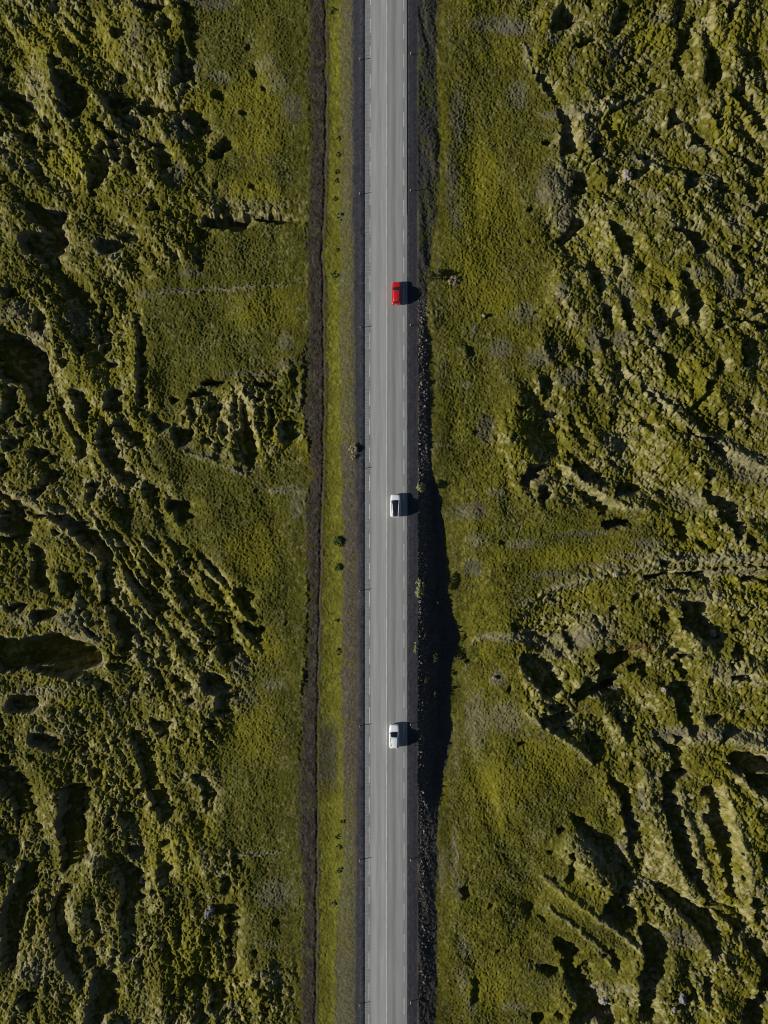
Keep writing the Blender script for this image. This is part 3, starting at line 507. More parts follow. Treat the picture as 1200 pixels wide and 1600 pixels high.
r1 = n.new('ShaderNodeMapRange'); r1.inputs[1].default_value = 0.25; r1.inputs[2].default_value = 0.75; r1.inputs[3].default_value = 0.80; r1.inputs[4].default_value = 1.2; l.new(ng.outputs['Fac'], r1.inputs[0])
# cross-ribbed wear on the left margin
edge = n.new('ShaderNodeMapRange'); edge.inputs[1].default_value = 0.15; edge.inputs[2].default_value = 0.09; edge.inputs[3].default_value = 0; edge.inputs[4].default_value = 1.0; l.new(mr.outputs[0], edge.inputs[0])
r2 = n.new('ShaderNodeMapRange'); r2.inputs[1].default_value = 0.35; r2.inputs[2].default_value = 0.65; r2.inputs[3].default_value = -0.22; r2.inputs[4].default_value = 0.2; l.new(nc.outputs['Fac'], r2.inputs[0])
m2 = n.new('ShaderNodeMath'); m2.operation = 'MULTIPLY_ADD'; l.new(edge.outputs[0], m2.inputs[0]); l.new(r2.outputs[0], m2.inputs[1]); l.new(r1.outputs[0], m2.inputs[2])
r3 = n.new('ShaderNodeMapRange'); r3.inputs[1].default_value = 0.3; r3.inputs[2].default_value = 0.7; r3.inputs[3].default_value = 0.88; r3.inputs[4].default_value = 1.12; l.new(nw.outputs['Fac'], r3.inputs[0])
m3 = n.new('ShaderNodeMath'); m3.operation = 'MULTIPLY'; l.new(m2.outputs[0], m3.inputs[0]); l.new(r3.outputs[0], m3.inputs[1])
vm = n.new('ShaderNodeVectorMath'); vm.operation = 'SCALE'; l.new(cr.outputs[0], vm.inputs[0]); l.new(m3.outputs[0], vm.inputs[3]); l.new(vm.outputs[0], b.inputs['Base Color'])
b.inputs['Roughness'].default_value = 0.9; b.inputs['Specular IOR Level'].default_value = 0.25
bp = n.new('ShaderNodeBump'); bp.inputs['Strength'].default_value = 0.15; bp.inputs['Distance'].default_value = 0.02; l.new(ng.outputs['Fac'], bp.inputs['Height']); l.new(bp.outputs[0], b.inputs['Normal'])
road = mk('road', vs, fs, asp); road['kind'] = 'structure'

pm, n, l, b = newmat('road_paint')
tc = n.new('ShaderNodeTexCoord'); t = n.new('ShaderNodeTexNoise'); t.inputs['Scale'].default_value = 0.6; t.inputs['Detail'].default_value = 7; l.new(tc.outputs['Object'], t.inputs['Vector'])
r = n.new('ShaderNodeValToRGB'); r.color_ramp.elements[0].position = 0.33; r.color_ramp.elements[1].position = 0.62; r.color_ramp.elements[0].color = (0.42, 0.42, 0.40, 1); r.color_ramp.elements[1].color = (0.64, 0.63, 0.58, 1)
l.new(t.outputs['Fac'], r.inputs[0]); l.new(r.outputs[0], b.inputs['Base Color']); b.inputs['Roughness'].default_value = 0.8
def crown(x): 
    c = (RX0 + RX1) / 2; return 0.03 * (1 - abs(x - c) / ((RX1 - RX0) / 2)) + 0.005
def strip(name, segs):
    v = []; f = []
    for (x0, y0, x1, y1, w) in segs:
        k_ = len(v)
        v += [(x0 - w, y0, crown(x0 - w)), (x0 + w, y0, crown(x0 + w)), (x1 + w, y1, crown(x1 + w)), (x1 - w, y1, crown(x1 - w))]
        f.append((k_, k_ + 1, k_ + 2, k_ + 3))
    o = mk(name, v, f, pm); o['kind'] = 'structure'; return o
LD = [(-17, 7), (29, 51), (72, 94), (116, 138), (161.5, 185), (207.5, 230), (252.5, 275), (297.5, 320), (342, 365), (387, 410), (431, 455), (476, 500), (521, 545), (566, 589), (610, 634), (655, 678), (699, 722), (743, 767), (787, 811), (834, 857), (880, 904), (924, 948), (969, 993), (1014, 1038), (1060, 1085), (1105, 1130), (1152, 1177), (1198, 1223), (1246, 1271), (1292, 1317), (1340, 1366), (1386, 1412), (1435.5, 1461), (1487, 1513), (1536, 1562), (1584, 1610)]
RD = [(-8, 16), (38, 61), (84, 107), (129, 152), (175, 198), (221, 245), (266, 290), (312, 337), (359, 382), (402, 426), (449, 473), (494, 518), (539, 562), (584, 607), (628, 652), (673, 697), (718, 741), (760, 783), (805, 829), (850, 876), (897, 921), (944, 968), (989, 1013), (1034, 1058), (1081, 1106), (1129, 1154), (1175, 1200), (1222, 1247), (1270, 1295), (1316, 1341), (1364, 1390), (1412, 1438), (1460, 1487), (1510, 1535), (1559, 1585)]
def dashes(lst, xa, xb, far0, sgn):
    out = []
    for a, c in lst:
        x0 = (xa + (xb - xa) * a / 1600 - 600) * S0; y0 = (800 - c) * S0; y1 = (800 - a) * S0
        out.append((x0, y0, x0, y1, 0.062))
    for s_ in (1, -1):
        y = s_ * 113.5; x = (xa if s_ > 0 else xb) 
        while abs(y) < 700: out.append(((x - 600) * S0, min(y, y + s_ * 3.1), (x - 600) * S0, max(y, y + s_ * 3.1), 0.062)); y += s_ * 6.1
    return out
strip('road_marking', dashes(LD, 578.6, 576.4, 0, 1))
strip('road_marking', dashes(RD, 630.8, 631.4, 0, 1))
strip('road_marking', [((604.4 - 600) * S0, -LEN, (604.2 - 600) * S0, -110, 0.06), ((603.9 - 600) * S0, -110, (604.4 - 600) * S0, 110, 0.068), ((604.4 - 600) * S0, 110, (604.4 - 600) * S0, LEN, 0.06)])

# ------------------------------------------------------------------ cars
m_white = simple('white_paint', (0.74, 0.75, 0.76), 0.28, 0, 0.6, 0.02)
m_red = simple('red_paint', (0.50, 0.012, 0.012), 0.25, 0, 0.8, 0.04)
m_glass = simple('dark_glass', (0.012, 0.016, 0.022), 0.06, 0, 0, 0.1, spec=0.6)
m_rubber = simple('tyre_rubber', (0.018, 0.018, 0.018), 0.85)
m_rim = simple('alloy', (0.45, 0.45, 0.46), 0.3, 0.9)
m_black = simple('black_trim', (0.02, 0.02, 0.022), 0.5)
m_lamp = simple('headlamp_lens', (0.22, 0.23, 0.25), 0.15, 0.2)
m_tail = simple('tail_lamp_lens', (0.30, 0.012, 0.012), 0.2)
m_chrome = simple('roof_rail_metal', (0.5, 0.5, 0.52), 0.25, 0.9)
m_plate = simple('number_plate_white', (0.7, 0.7, 0.68), 0.5)

def loft(name, rings, mat, parent, closed=True, caps=True, sub=1):
    v = [p for r_ in rings for p in r_]; m_ = len(rings[0]); f = []
    for i in range(len(rings) - 1):
        for j in range(m_ if closed else m_ - 1):
            a = i * m_ + j; b_ = i * m_ + (j + 1) % m_
            f.append((a, b_, b_ + m_, a + m_))
    if caps: f.append(tuple(range(m_))[::-1]); f.append(tuple(range((len(rings) - 1) * m_, len(rings) * m_)))
    o = mk(name, v, f, mat, parent, True)
    if sub:
        s_ = o.modifiers.new('sub', 'SUBSURF'); s_.levels = sub; s_.render_levels = sub
    return o
def slab(name, grid, mat, parent, off=0.0):
    """a curved sheet given as rows of points"""
    v = [p for r_ in grid for p in r_]; m_ = len(grid[0]); f = []
    for i in range(len(grid) - 1):
        for j in range(m_ - 1): a = i * m_ + j; f.append((a, a + 1, a + m_ + 1, a + m_))
    o = mk(name, v, f, mat, parent, True)
    s_ = o.modifiers.new('th', 'SOLIDIFY'); s_.thickness = 0.02; s_.offset = 0
    return o
def cyl(name, r, h, mat, parent, loc, axis='X', seg=20, bev=0.02):
    bm = bmesh.new(); bmesh.ops.create_cone(bm, cap_ends=True, segments=seg, radius1=r, radius2=r, depth=h)
    ed = [e_ for e_ in bm.edges if len(e_.link_faces) == 2 and abs(e_.calc_face_angle(0)) > 1.0]
    if bev: bmesh.ops.bevel(bm, geom=ed, offset=bev, segments=2, affect='EDGES')
    if axis == 'X': bmesh.ops.rotate(bm, verts=bm.verts, matrix=Matrix.Rotation(math.pi / 2, 3, 'Y'))
    bmesh.ops.translate(bm, verts=bm.verts, vec=loc)
    return fbm_obj(name, bm, mat, parent)
def box(name, sx, sy, sz, loc, mat, parent, bev=0.02, rz=0):
    bm = bmesh.new(); bmesh.ops.create_cube(bm, size=1)
    bmesh.ops.scale(bm, verts=bm.verts, vec=(sx, sy, sz)); bmesh.ops.bevel(bm, geom=bm.edges[:], offset=bev, segments=2, affect='EDGES')
    if rz: bmesh.ops.rotate(bm, verts=bm.verts, matrix=Matrix.Rotation(rz, 3, 'Z'))
    bmesh.ops.translate(bm, verts=bm.verts, vec=loc); return fbm_obj(name, bm, mat, parent)

def make_car(loc, label, cat, paint, L, Wd, Ht, hood, ws, roof_end, rear_base, glass_roof=False, rails=False, rear_w=0.86):
    """car pointing to +Y; hood/ws/... are distances from the nose, metres"""
    root = empty('parked_car' if False else 'car', loc); tag(root, label, cat, 'cars driving up the right lane')
    w = Wd / 2; yf = L / 2
    belt = Ht * 0.60; hoodz = Ht * 0.60
    st_ = [  # distance from nose, half width, top z, bottom z
        (0.0, 0.66, 0.42, 0.34), (0.06, 0.80, 0.52, 0.25), (0.22, 0.90, 0.575, 0.22), (0.55, 0.965, 0.60, 0.22),
        (hood, 0.99, 0.625, 0.22), (hood + 0.5, 1.0, 0.63, 0.22), (L * 0.5, 1.0, 0.635, 0.22), (roof_end, 1.0, 0.65, 0.22),
        (L - 0.45, 0.975, 0.655, 0.23), (L - 0.16, 0.93, 0.64, 0.24), (L - 0.03, 0.85, 0.56, 0.28), (L, 0.74, 0.46, 0.34)]
    rings = []
    for d, hw, tz, bz in st_:
        hw *= w * 1.09; tz *= Ht; y = yf - d; mid = (tz + bz) / 2
        cr_ = 0.05 if d < hood + 0.1 else 0.02
        right = [(0.0, bz), (hw * 0.7, bz), (hw * 0.95, bz + 0.05), (hw, mid), (hw * 0.985, tz - 0.12), (hw * 0.93, tz - 0.03), (hw * 0.72, tz + cr_ * 0.6), (hw * 0.35, tz + cr_), (0, tz + cr_)]
        pts = [(x, y, z) for x, z in right] + [(-x, y, z) for x, z in right[-2:0:-1]]
        rings.append(pts)
    body = loft('body', rings, paint, root, sub=2)
    # greenhouse
    zb = belt + 0.045; zr = Ht - 0.05
    def cabw(d, z):      # half width of the cabin at distance d and height fraction
        t_ = (z - zb) / (zr - zb); base = w * (0.91 if d < L * 0.6 else 0.91 - (0.22 if glass_roof else 0.12) * (d - L * 0.6) / (L * 0.4)); return base * (1 - 0.17 * t_)
    wf, wt = cabw(hood, zb), cabw(ws, zr)
    # cabin core in dark glass colour, gently rounded (one closed shell)
    rows = []
    T = [(hood, zb), (hood + (ws - hood) * 0.5, zb + (zr - zb) * 0.56), (ws, zr - 0.01), ((ws + roof_end) / 2, zr + 0.02), (roof_end, zr - 0.02), ((roof_end + rear_base) / 2, (zb + zr) / 2 + 0.08), (rear_base, zb)]
    def zt(d):
        return float(np.interp(d, [a for a, _ in T], [z for _, z in T]))
    def sheet(d0, d1, x0, x1, lift, nrow=7, ncol=9, mat=m_glass, name='windshield', crown_=0.05, bow=0.0):
        g = []
        for i in range(nrow):
            d = d0 + (d1 - d0) * i / (nrow - 1); z = zt(d); hw = cabw(d, min(z, zr)); row = []
            for j in range(ncol):
                u_ = -1 + 2 * j / (ncol - 1); uu_ = x0 + (x1 - x0) * (u_ + 1) / 2
                row.append((uu_ * hw, yf - d - bow * uu_ * uu_ + (0), z + lift + crown_ * (1 - uu_ * uu_) * 1.0))
            g.append(row)
        return slab(name, g, mat, root)
    GWf = 0.84 if glass_roof else 0.92
    sheet(hood, ws, -GWf, GWf, 0.01, bow=0.13)
    sheet(roof_end + 0.02, rear_base, -(0.80 if glass_roof else 0.86), 0.80 if glass_roof else 0.86, 0.01, name='rear_window', bow=-0.06)
    if glass_roof:
        sheet(ws, roof_end, -0.80, 0.80, 0.0, name='roof', mat=m_glass, bow=0.0)
        for s_ in (-1, 1): sheet(ws - 0.05, roof_end + 0.05, s_ * 0.80, s_ * 1.0, 0.012, ncol=4, name='roof_frame', mat=paint)
    else:
        o = sheet(ws, roof_end, -1.0, 1.0, 0.01, name='roof', mat=paint, bow=0.0)
        if paint == m_white:
            for s_ in (-1, 1): box('roof_groove', 0.035, roof_end - ws - 0.2, 0.02, (s_ * cabw(ws, zr) * 0.88, yf - (ws + roof_end) / 2, zr + 0.045), m_black, root, 0.006)
    # pillars: painted strips beside windshield and rear window
    for s_ in (-1, 1):
        sheet(hood - 0.02, ws, s_ * GWf, s_ * 1.02, 0.012, ncol=3, name='pillar', mat=paint, bow=0.13)
        sheet(roof_end, rear_base + 0.02, s_ * (0.80 if glass_roof else 0.85), s_ * 1.02, 0.012, ncol=3, name='pillar', mat=paint, bow=-0.06)
        # side glass: from belt to roof rail, front and rear pane with a pillar between
        mid_ = (hood + rear_base) / 2 + 0.1
        for (a_, c_, nm, mt) in ((hood + 0.12, mid_ - 0.06, 'side_window', m_glass), (mid_ + 0.06, rear_base - 0.12, 'side_window', m_glass), (mid_ - 0.07, mid_ + 0.07, 'pillar', m_black)):
            g = []
            for i in range(8):
                d = a_ + (c_ - a_) * i / 7; top = zt(d); row = []
                for j in range(5):
                    z = zb - 0.03 + (top - zb + 0.01) * j / 4; row.append((s_ * (cabw(d, min(z, zr)) * 1.0 + (0.004 if mt is m_black else 0)), yf - d, z))
                g.append(row)
            slab(nm, g, mt, root)
        if rails: cyl('roof_rail', 0.022, roof_end - ws - 0.15, m_chrome, root, (0, 0, 0), 'Z', 8, 0)
        if rails:
            o = bpy.data.objects[-1] if False else root.children[-1]
            o.rotation_euler = (math.pi / 2, 0, 0); o.location = (s_ * cabw(ws, zr) * 0.93, yf - (ws + roof_end) / 2, zr + 0.07)
        # mirror, lamps, handles, wheels
        mb = box('wing_mirror', 0.20, 0.12, 0.14, (s_ * (w + 0.08), yf - hood - 0.42, belt + 0.06), paint, root, 0.035, s_ * 0.15)
        box('headlight', 0.22, 0.30, 0.11, (s_ * (w * 0.80), yf - 0.22, Ht * 0.47), m_lamp, root, 0.05, -s_ * 0.55)
        box('tail_light', 0.10, 0.16, 0.30, (s_ * (w * 0.82), -yf + 0.13, Ht * 0.54), m_tail, root, 0.03, -s_ * 0.3 * -1)
        for yy in (yf - L * 0.43, yf - L * 0.65): box('door_handle', 0.03, 0.18, 0.035, (s_ * (w + 0.005), yy, Ht * 0.53), paint, root, 0.01)
        for yy in (yf - L * 0.195, yf - L * 0.79):
            cyl('wheel_arch', Ht * 0.245, 0.10, m_black, root, (s_ * (w - 0.052), yy, Ht * 0.235), 'X', 28, 0.01)
            tyre = cyl('wheel', Ht * 0.215, 0.22, m_rubber, root, (s_ * (w - 0.095), yy, Ht * 0.215), 'X', 28, 0.03)
            rim = cyl('rim', Ht * 0.14, 0.235, m_rim, tyre, (s_ * (w - 0.095), yy, Ht * 0.215), 'X', 20, 0.015)
        # sill
        box('side_sill', 0.05, L * 0.42, 0.10, (s_ * (w - 0.02), yf - L * 0.49, 0.26), m_black, root, 0.015)
    box('front_grille', w * 0.9, 0.06, 0.13, (0, yf - 0.035, Ht * 0.36), m_black, root, 0.02)
    box('number_plate', 0.50, 0.02, 0.11, (0, -yf - 0.005, Ht * 0.42), m_plate, root, 0.005)
    box('number_plate', 0.50, 0.02, 0.11, (0, yf + 0.005, Ht * 0.27), m_plate, root, 0.005)
    # wipers and rear spoiler
    for s_ in (-0.35, 0.25):
        box('wiper', 0.5, 0.02, 0.02, (s_ * w, yf - hood - 0.10, zb + 0.11), m_black, root, 0.005, 0.12)
    if not glass_roof: sheet(roof_end - 0.06, roof_end + 0.12, -0.90, 0.90, 0.05, nrow=3, name='spoiler', mat=paint, crown_=0.03)
    # cut lines
    box('bonnet_seam', w * 1.7, 0.012, 0.01, (0, yf - hood + 0.06, zb + 0.015), m_black, root, 0.002)
    return root
ZR = 0.028
make_car(P(619.3, 460, 0) + Vector((0, 0, ZR)), 'bright red hatchback, topmost of the three cars, level with a dark bush on the verge', 'car', m_red, 4.63, 1.72, 1.50, 1.10, 1.86, 4.02, 4.38)
make_car(P(617.8, 790.5, 0) + Vector((0, 0, ZR)), 'white car with a long black glass roof, the middle one on the road', 'car', m_white, 4.62, 1.88, 1.62, 1.12, 1.95, 4.10, 4.50, glass_roof=True, rails=False)
make_car(P(616.0, 1149.0, 0) + Vector((0, 0, ZR)), 'white hatchback with a plain white roof, lowest of the three cars on the road', 'car', m_white, 4.88, 1.84, 1.55, 1.40, 2.36, 4.45, 4.76)

# ------------------------------------------------------------------ roadside marker posts
m_orange = simple('post_orange', (0.55, 0.20, 0.05), 0.5)
m_yellow = simple('post_yellow', (0.52, 0.42, 0.12), 0.5)
m_refl = simple('reflector_white', (0.8, 0.8, 0.78), 0.3)
posts = [(561.6, 94, m_orange, 'orange marker post on the left shoulder, highest up the left row'), (641.6, 86, m_orange, 'orange marker post on the right shoulder, highest up the right row'),
 (562, 304, m_orange, 'orange marker post on the left shoulder, second from the top of its row'), (641.4, 299, m_orange, 'orange marker post on the right shoulder, between the top post and the red car'),
 (563, 512.5, m_yellow, 'yellowish marker post on the left shoulder, a little below the red car'), (641, 509, m_yellow, 'yellowish marker post on the right shoulder, a little below the red car'),
 (563, 733, m_yellow, 'dull marker post on the left shoulder, just above the middle white car'), (562.5, 923, m_yellow, 'dull marker post on the left shoulder, between the two white cars'),
 (562.5, 1134, m_yellow, 'dull marker post on the left shoulder, level with the lowest white car'), (641.2, 1131, m_yellow, 'marker post on the right shoulder, in the lowest white car\'s shadow'),
 (562, 1343, m_yellow, 'dull marker post on the left shoulder, next below the lowest white car'), (641.3, 1342, m_yellow, 'dull marker post on the right shoulder, next below the lowest white car'),
 (561.5, 1568, m_yellow, 'dull marker post on the left shoulder, lowest of its row'), (641.6, 1564, m_yellow, 'dull marker post on the right shoulder, lowest of its row')]
for (a, c, mt, lab) in posts:
    p = P(a, c); z = gz(p.x, p.y)
    r_ = empty('marker_post', (p.x, p.y, z - 0.05)); tag(r_, lab, 'marker post', 'marker posts along the road shoulders')
    bm = bmesh.new(); bmesh.ops.create_cone(bm, cap_ends=True, segments=10, radius1=0.075, radius2=0.062, depth=1.0); bmesh.ops.translate(bm, verts=bm.verts, vec=(0, 0, 0.5))
    fbm_obj('post', bm, mt, r_)
    bm = bmesh.new(); bmesh.ops.create_uvsphere(bm, u_segments=10, v_segments=6, radius=0.075); bmesh.ops.scale(bm, verts=bm.verts, vec=(1, 1, 0.6)); bmesh.ops.translate(bm, verts=bm.verts, vec=(0, 0, 1.0)); fbm_obj('cap', bm, mt, r_)
    for s_ in (-1, 1): box('reflector', 0.06, 0.012, 0.14, (0, s_ * 0.072, 0.82), m_refl, r_, 0.003)

# ------------------------------------------------------------------ shrubs
def leafmat(name, c1, c2):
    m, n, l, b = newmat(name)
    tc = n.new('ShaderNodeTexCoord'); t = n.new('ShaderNodeTexNoise'); t.inputs['Scale'].default_value = 3.0; t.inputs['Detail'].default_value = 5; l.new(tc.outputs['Object'], t.inputs['Vector'])
    r = n.new('ShaderNodeValToRGB'); r.color_ramp.elements[0].position = .35; r.color_ramp.elements[1].position = .65
    r.color_ramp.elements[0].color = c1 + (1,); r.color_ramp.elements[1].color = c2 + (1,)
    l.new(t.outputs['Fac'], r.inputs[0]); l.new(r.outputs[0], b.inputs['Base Color']); b.inputs['Roughness'].default_value = 0.8; b.inputs['Specular IOR Level'].default_value = 0.2
    return m
lm_pale = leafmat('pale_willow_leaf', (0.16, 0.18, 0.07), (0.32, 0.34, 0.15))
lm_dark = leafmat('dark_shrub_leaf', (0.040, 0.060, 0.012), (0.075, 0.10, 0.022))
lm_olive = leafmat('olive_shrub_leaf', (0.04, 0.045, 0.012), (0.075, 0.078, 0.022))
lm_tan = leafmat('dry_shrub_leaf', (0.22, 0.18, 0.10), (0.36, 0.31, 0.20))
m_stem = simple('shrub_stem', (0.06, 0.045, 0.03), 0.9)
def shrub(px, py, rx, ry, h, mat, label, seed, nleaf=900, z0=None, name='shrub', group=None, gap=0.35, lf=0.11, gl_=0.0):
    rg = random.Random(seed); p = G(px, py)
    root = empty(name, p); tag(root, label, name.split('_')[-1] if name != 'grass_tuft' else 'grass tuft', group)
    v = []; f = []
    ncl = max(5, int(nleaf / 40)); cl = []
    for _ in range(ncl):
        a = rg.random() * 6.283; r_ = math.sqrt(rg.random()) * 0.85
        x, y = math.cos(a) * r_ * rx, math.sin(a) * r_ * ry
        z = h * (0.35 + 0.6 * (1 - r_ * r_) * rg.uniform(0.6, 1.05)); cl.append((x, y, z, rg.uniform(0.16, 0.3) * max(0.5, min(rx, ry))))
    gv = gz
    for i in range(nleaf):
        cx, cy, cz, cr = cl[i % ncl]
        d = Vector((rg.gauss(0, 1), rg.gauss(0, 1), rg.gauss(0, 1))).normalized() * cr * rg.uniform(0.5, 1.15)
        c = Vector((cx, cy, cz)) + d; c.z = max(0.05, c.z) + gv(p.x + c.x, p.y + c.y) - p.z
        s = lf * rg.uniform(0.6, 1.3); nrm_ = (d.normalized() * 1.6 + Vector((-0.3, 0, 0.7)) + Vector((rg.gauss(0, .5), rg.gauss(0, .5), rg.gauss(0, .5)))).normalized()
        t1_ = nrm_.orthogonal().normalized(); t1_ = Matrix.Rotation(rg.random() * 6.28, 3, nrm_) @ t1_; t2_ = nrm_.cross(t1_)
        k_ = len(v); v += [c - t1_ * s, c - t2_ * s * 0.45, c + t1_ * s, c + t2_ * s * 0.45]; f.append((k_, k_ + 1, k_ + 2, k_ + 3))
    mk('foliage', v, f, mat, root)
    v = []; f = []
    for (x, y, z, cr) in cl:
        a0 = Vector((x * 0.15, y * 0.15, -0.1)); a1 = Vector((x * 0.75, y * 0.75, z * 0.6 + gv(p.x + x * 0.75, p.y + y * 0.75) - p.z)); k_ = len(v)
        for q_, rr in ((a0, 0.025), (a1, 0.008)):
            for s_ in range(4): v.append(q_ + Vector((math.cos(s_ * 1.571), math.sin(s_ * 1.571), 0)) * rr)
        for s_ in range(4): f.append((k_ + s_, k_ + (s_ + 1) % 4, k_ + 4 + (s_ + 1) % 4, k_ + 4 + s_))
    mk('stem', v, f, m_stem, root)
    return root
sg = 'shrubs on the right bank'
shrub(670, 436, 1.35, 1.25, 2.0, lm_olive, 'dark olive shrub to the right of the red car\'s shadow', 1, 1800, group=sg)
shrub(657.5, 762, 1.0, 1.0, 1.1, lm_pale, 'pale green shrub beside the shadow of the middle white car', 2, 1300, group=sg)
shrub(655.5, 917, 1.1, 2.3, 1.1, lm_pale, 'tall pale shrub, largest on the shaded bank between the white cars', 3, 1700, group=sg)
shrub(664, 912, 0.6, 1.2, 1.5, lm_olive, 'dull shrub touching the right side of the largest pale shrub', 4, 700, group=sg)
shrub(648.5, 1010, 0.4, 1.25, 0.9, lm_pale, 'narrow pale shrub at the edge of the right shoulder', 5, 600, group=sg)
shrub(683, 945, 0.55, 0.8, 1.3, lm_olive, 'dim shrub deep in the bank shadow below the largest pale shrub', 6, 500, group=sg)
shrub(682, 1028, 0.7, 1.3, 1.9, lm_olive, 'olive shrub in the ditch shadow right of the narrow pale shrub', 7, 800, group=sg)
shrub(664, 992, 0.3, 0.5, 0.9, lm_olive, 'tiny shrub on the shaded bank above the narrow pale shrub', 8, 250, group=sg)
shrub(666, 1062, 0.45, 0.75, 1.1, lm_olive, 'small shrub on the shaded bank above the lowest white car', 9, 400, group=sg)
shrub(681, 1083, 0.5, 0.9, 1.5, lm_olive, 'small shrub far down in the ditch shadow above the lowest white car', 10, 450, group=sg)
shrub(716, 1029, 0.9, 1.0, 0.6, lm_olive, 'grey green shrub where the ditch shadow reaches furthest right', 11, 600, group=sg)
shrub(552, 705, 0.95, 2.0, 0.8, lm_tan, 'dry straw coloured bush on the left shoulder edge above the middle white car', 12, 1100)
vg = 'dark bushes on the bright green verge'
shrub(527.5, 846, 1.15, 1.3, 0.7, lm_dark, 'round dark green bush on the bright verge, largest one there', 13, 1500, group=vg)
shrub(527.5, 887, 0.85, 1.0, 0.5, lm_dark, 'dark green bush on the bright verge, next below the largest', 14, 800, group=vg)
shrub(525, 968, 0.5, 0.6, 0.4, lm_dark, 'small dark bush on the verge level with the gap between white cars', 15, 350, group=vg)
shrub(528, 1019, 0.6, 0.9, 0.35, lm_dark, 'small dark bush on the verge left of the narrow pale shrub', 16, 350, group=vg)
for i, (a, c, r_, lab) in enumerate([(520, 17, .75, 'dark bush in the verge at the very top of the picture'), (528, 217, .45, 'small dark bush on the verge, upper one of a close pair below the top post'), (528, 243, .45, 'small dark bush on the verge, lower one of a close pair below the top post'),
    (526, 269, .5, 'dark bush on the verge just above the second left marker post'), (525.5, 283, .45, 'near black bush on the verge just left above the second left marker post'), (523.5, 311, .4, 'small dark bush on the verge just below the second left marker post'),
    (531, 340, .7, 'wide dull bush on the verge between second left post and red car'), (525, 391, .45, 'small dark bush on the verge above the level of the red car'), (523, 430, .8, 'dull green bush on the verge level with the front of the red car'), (527, 1306, .5, 'dark bush on the lower verge just above the dull left post'),
    (529.5, 1323, .55, 'dark bush on the lower verge, second above the dull left post'), (530.5, 1358, .6, 'dark bush on the lower verge just below the dull left post'), (522, 1410, .5, 'dark bush on the lower verge, last before the bottom edge'), (535, 1281, .45, 'small dark bush at the top of the lower bright verge')]):
    shrub(a, c, r_ * 1.15, r_ * 1.25, 0.2, lm_dark, lab, 30 + i, 420, group=vg)
shrub(708, 440, 1.35, 1.0, 0.35, lm_tan, 'round flat greyish dry bush in the green field right of the red car', 60, 1100)
shrub(97, 931, 0.9, 0.9, 0.4, leafmat('yellow_moss_leaf', (0.14, 0.13, 0.008), (0.22, 0.20, 0.012)), 'vivid yellow green tuft above the large black hollow on the left', 61, 600)
shrub(1042, 1180, 0.9, 0.9, 0.8, lm_pale, 'round pale tussock between dark hollows at lower right', 62, 800)

# ------------------------------------------------------------------ stones
def rockmat(name, c1, c2):
    m = simple(name, c1, 0.9, var=0.3, scale=4); return m
rk_grey = rockmat('lava_rock', (0.13, 0.125, 0.13), None); rk_tan = rockmat('pale_stone', (0.215, 0.185, 0.15), None); rk_pink = rockmat('pinkish_stone', (0.36, 0.24, 0.23), None); rk_dk = rockmat('dark_stone', (0.070, 0.058, 0.045), None)
def rockmesh(seed, sx, sy, sz, mat, sub=3, amp=0.3):
    bm = bmesh.new(); bmesh.ops.create_icosphere(bm, subdivisions=sub, radius=1)
    o_ = Vector((seed * 3.7, seed * 1.3, 0))
    for v_ in bm.verts:
        n_ = mnoise.fractal(v_.co * 1.1 + o_, 1.0, 2.0, 4); f_ = 1 + amp * 1.4 * n_ - amp * 0.5 * mnoise.cell(v_.co * 1.6 + o_)
        v_.co = Vector((v_.co.x * sx, v_.co.y * sy, v_.co.z * sz)) * f_
    me_ = bpy.data.meshes.new('stone'); bm.to_mesh(me_); bm.free(); me_.materials.append(mat); return me_
def boulder(px, py, sx, sy, sz, mat, label, seed, rz=0, name='boulder'):
    p = G(px, py); o = bpy.data.objects.new(name, rockmesh(seed, sx, sy, sz, mat)); COL.objects.link(o)
    o.location = (p.x, p.y, p.z + sz * 0.35); o.rotation_euler = (0, 0, rz); tag(o, label, 'boulder', 'lone boulders on the lava field'); return o
boulder(327, 1426, 0.75, 1.35, 1.75, rk_grey, 'tall dark grey boulder with a long shadow on the lower left moss', 1, -0.5)
boulder(215, 1383, 0.35, 0.7, 0.6, rk_pink, 'pinkish stone on the right rim of a black hollow at lower left', 2)
boulder(977.5, 276, 0.9, 1.1, 0.9, rk_tan, 'pinkish grey boulder among dark hollows at upper right', 3, 0.6)
boulder(944, 1566, 0.9, 0.8, 0.8, rk_tan, 'round pale boulder at the tip of the bottom right meadow, by a wide black hollow', 4)
boulder(976, 1420, 0.55, 0.65, 0.6, rk_tan, 'small round grey boulder on the right edge of a black hollow at lower right', 5)
boulder(1065, 1557, 0.7, 1.3, 0.8, rk_grey, 'upright grey rock in moss near the bottom right corner', 6, 0.2)
boulder(1050, 1572, 0.6, 0.5, 0.5, rk_tan, 'low brownish rock just below the upright grey rock', 7)
boulder(1116, 990, 0.65, 0.7, 0.6, rk_tan, 'pale stone beside the tall black hollow at middle right', 8)
boulder(1036, 1077, 0.6, 0.55, 0.6, rk_tan, 'pale stone at the top left of the square black hollow', 9)
boulder(756, 494, 0.38, 0.33, 0.4, rk_tan, 'small whitish stone alone in the green field right of the road', 10)
boulder(773, 1059, 0.5, 0.45, 0.45, rk_grey, 'small grey stone in pale grass right of the ditch shadow', 11)
boulder(958, 897, 0.6, 0.5, 0.5, rk_tan, 'pale stone on the gravelly path below the grass tongue at right', 12)
boulder(1087, 1374, 0.55, 0.45, 0.5, rk_tan, 'pale stone inside the long black furrow at lower right', 13)
boulder(843, 1510, 0.0001 + 0.4, 0.35, 0.35, rk_tan, 'small stone at the dark end of the grass fold near the bottom', 14)

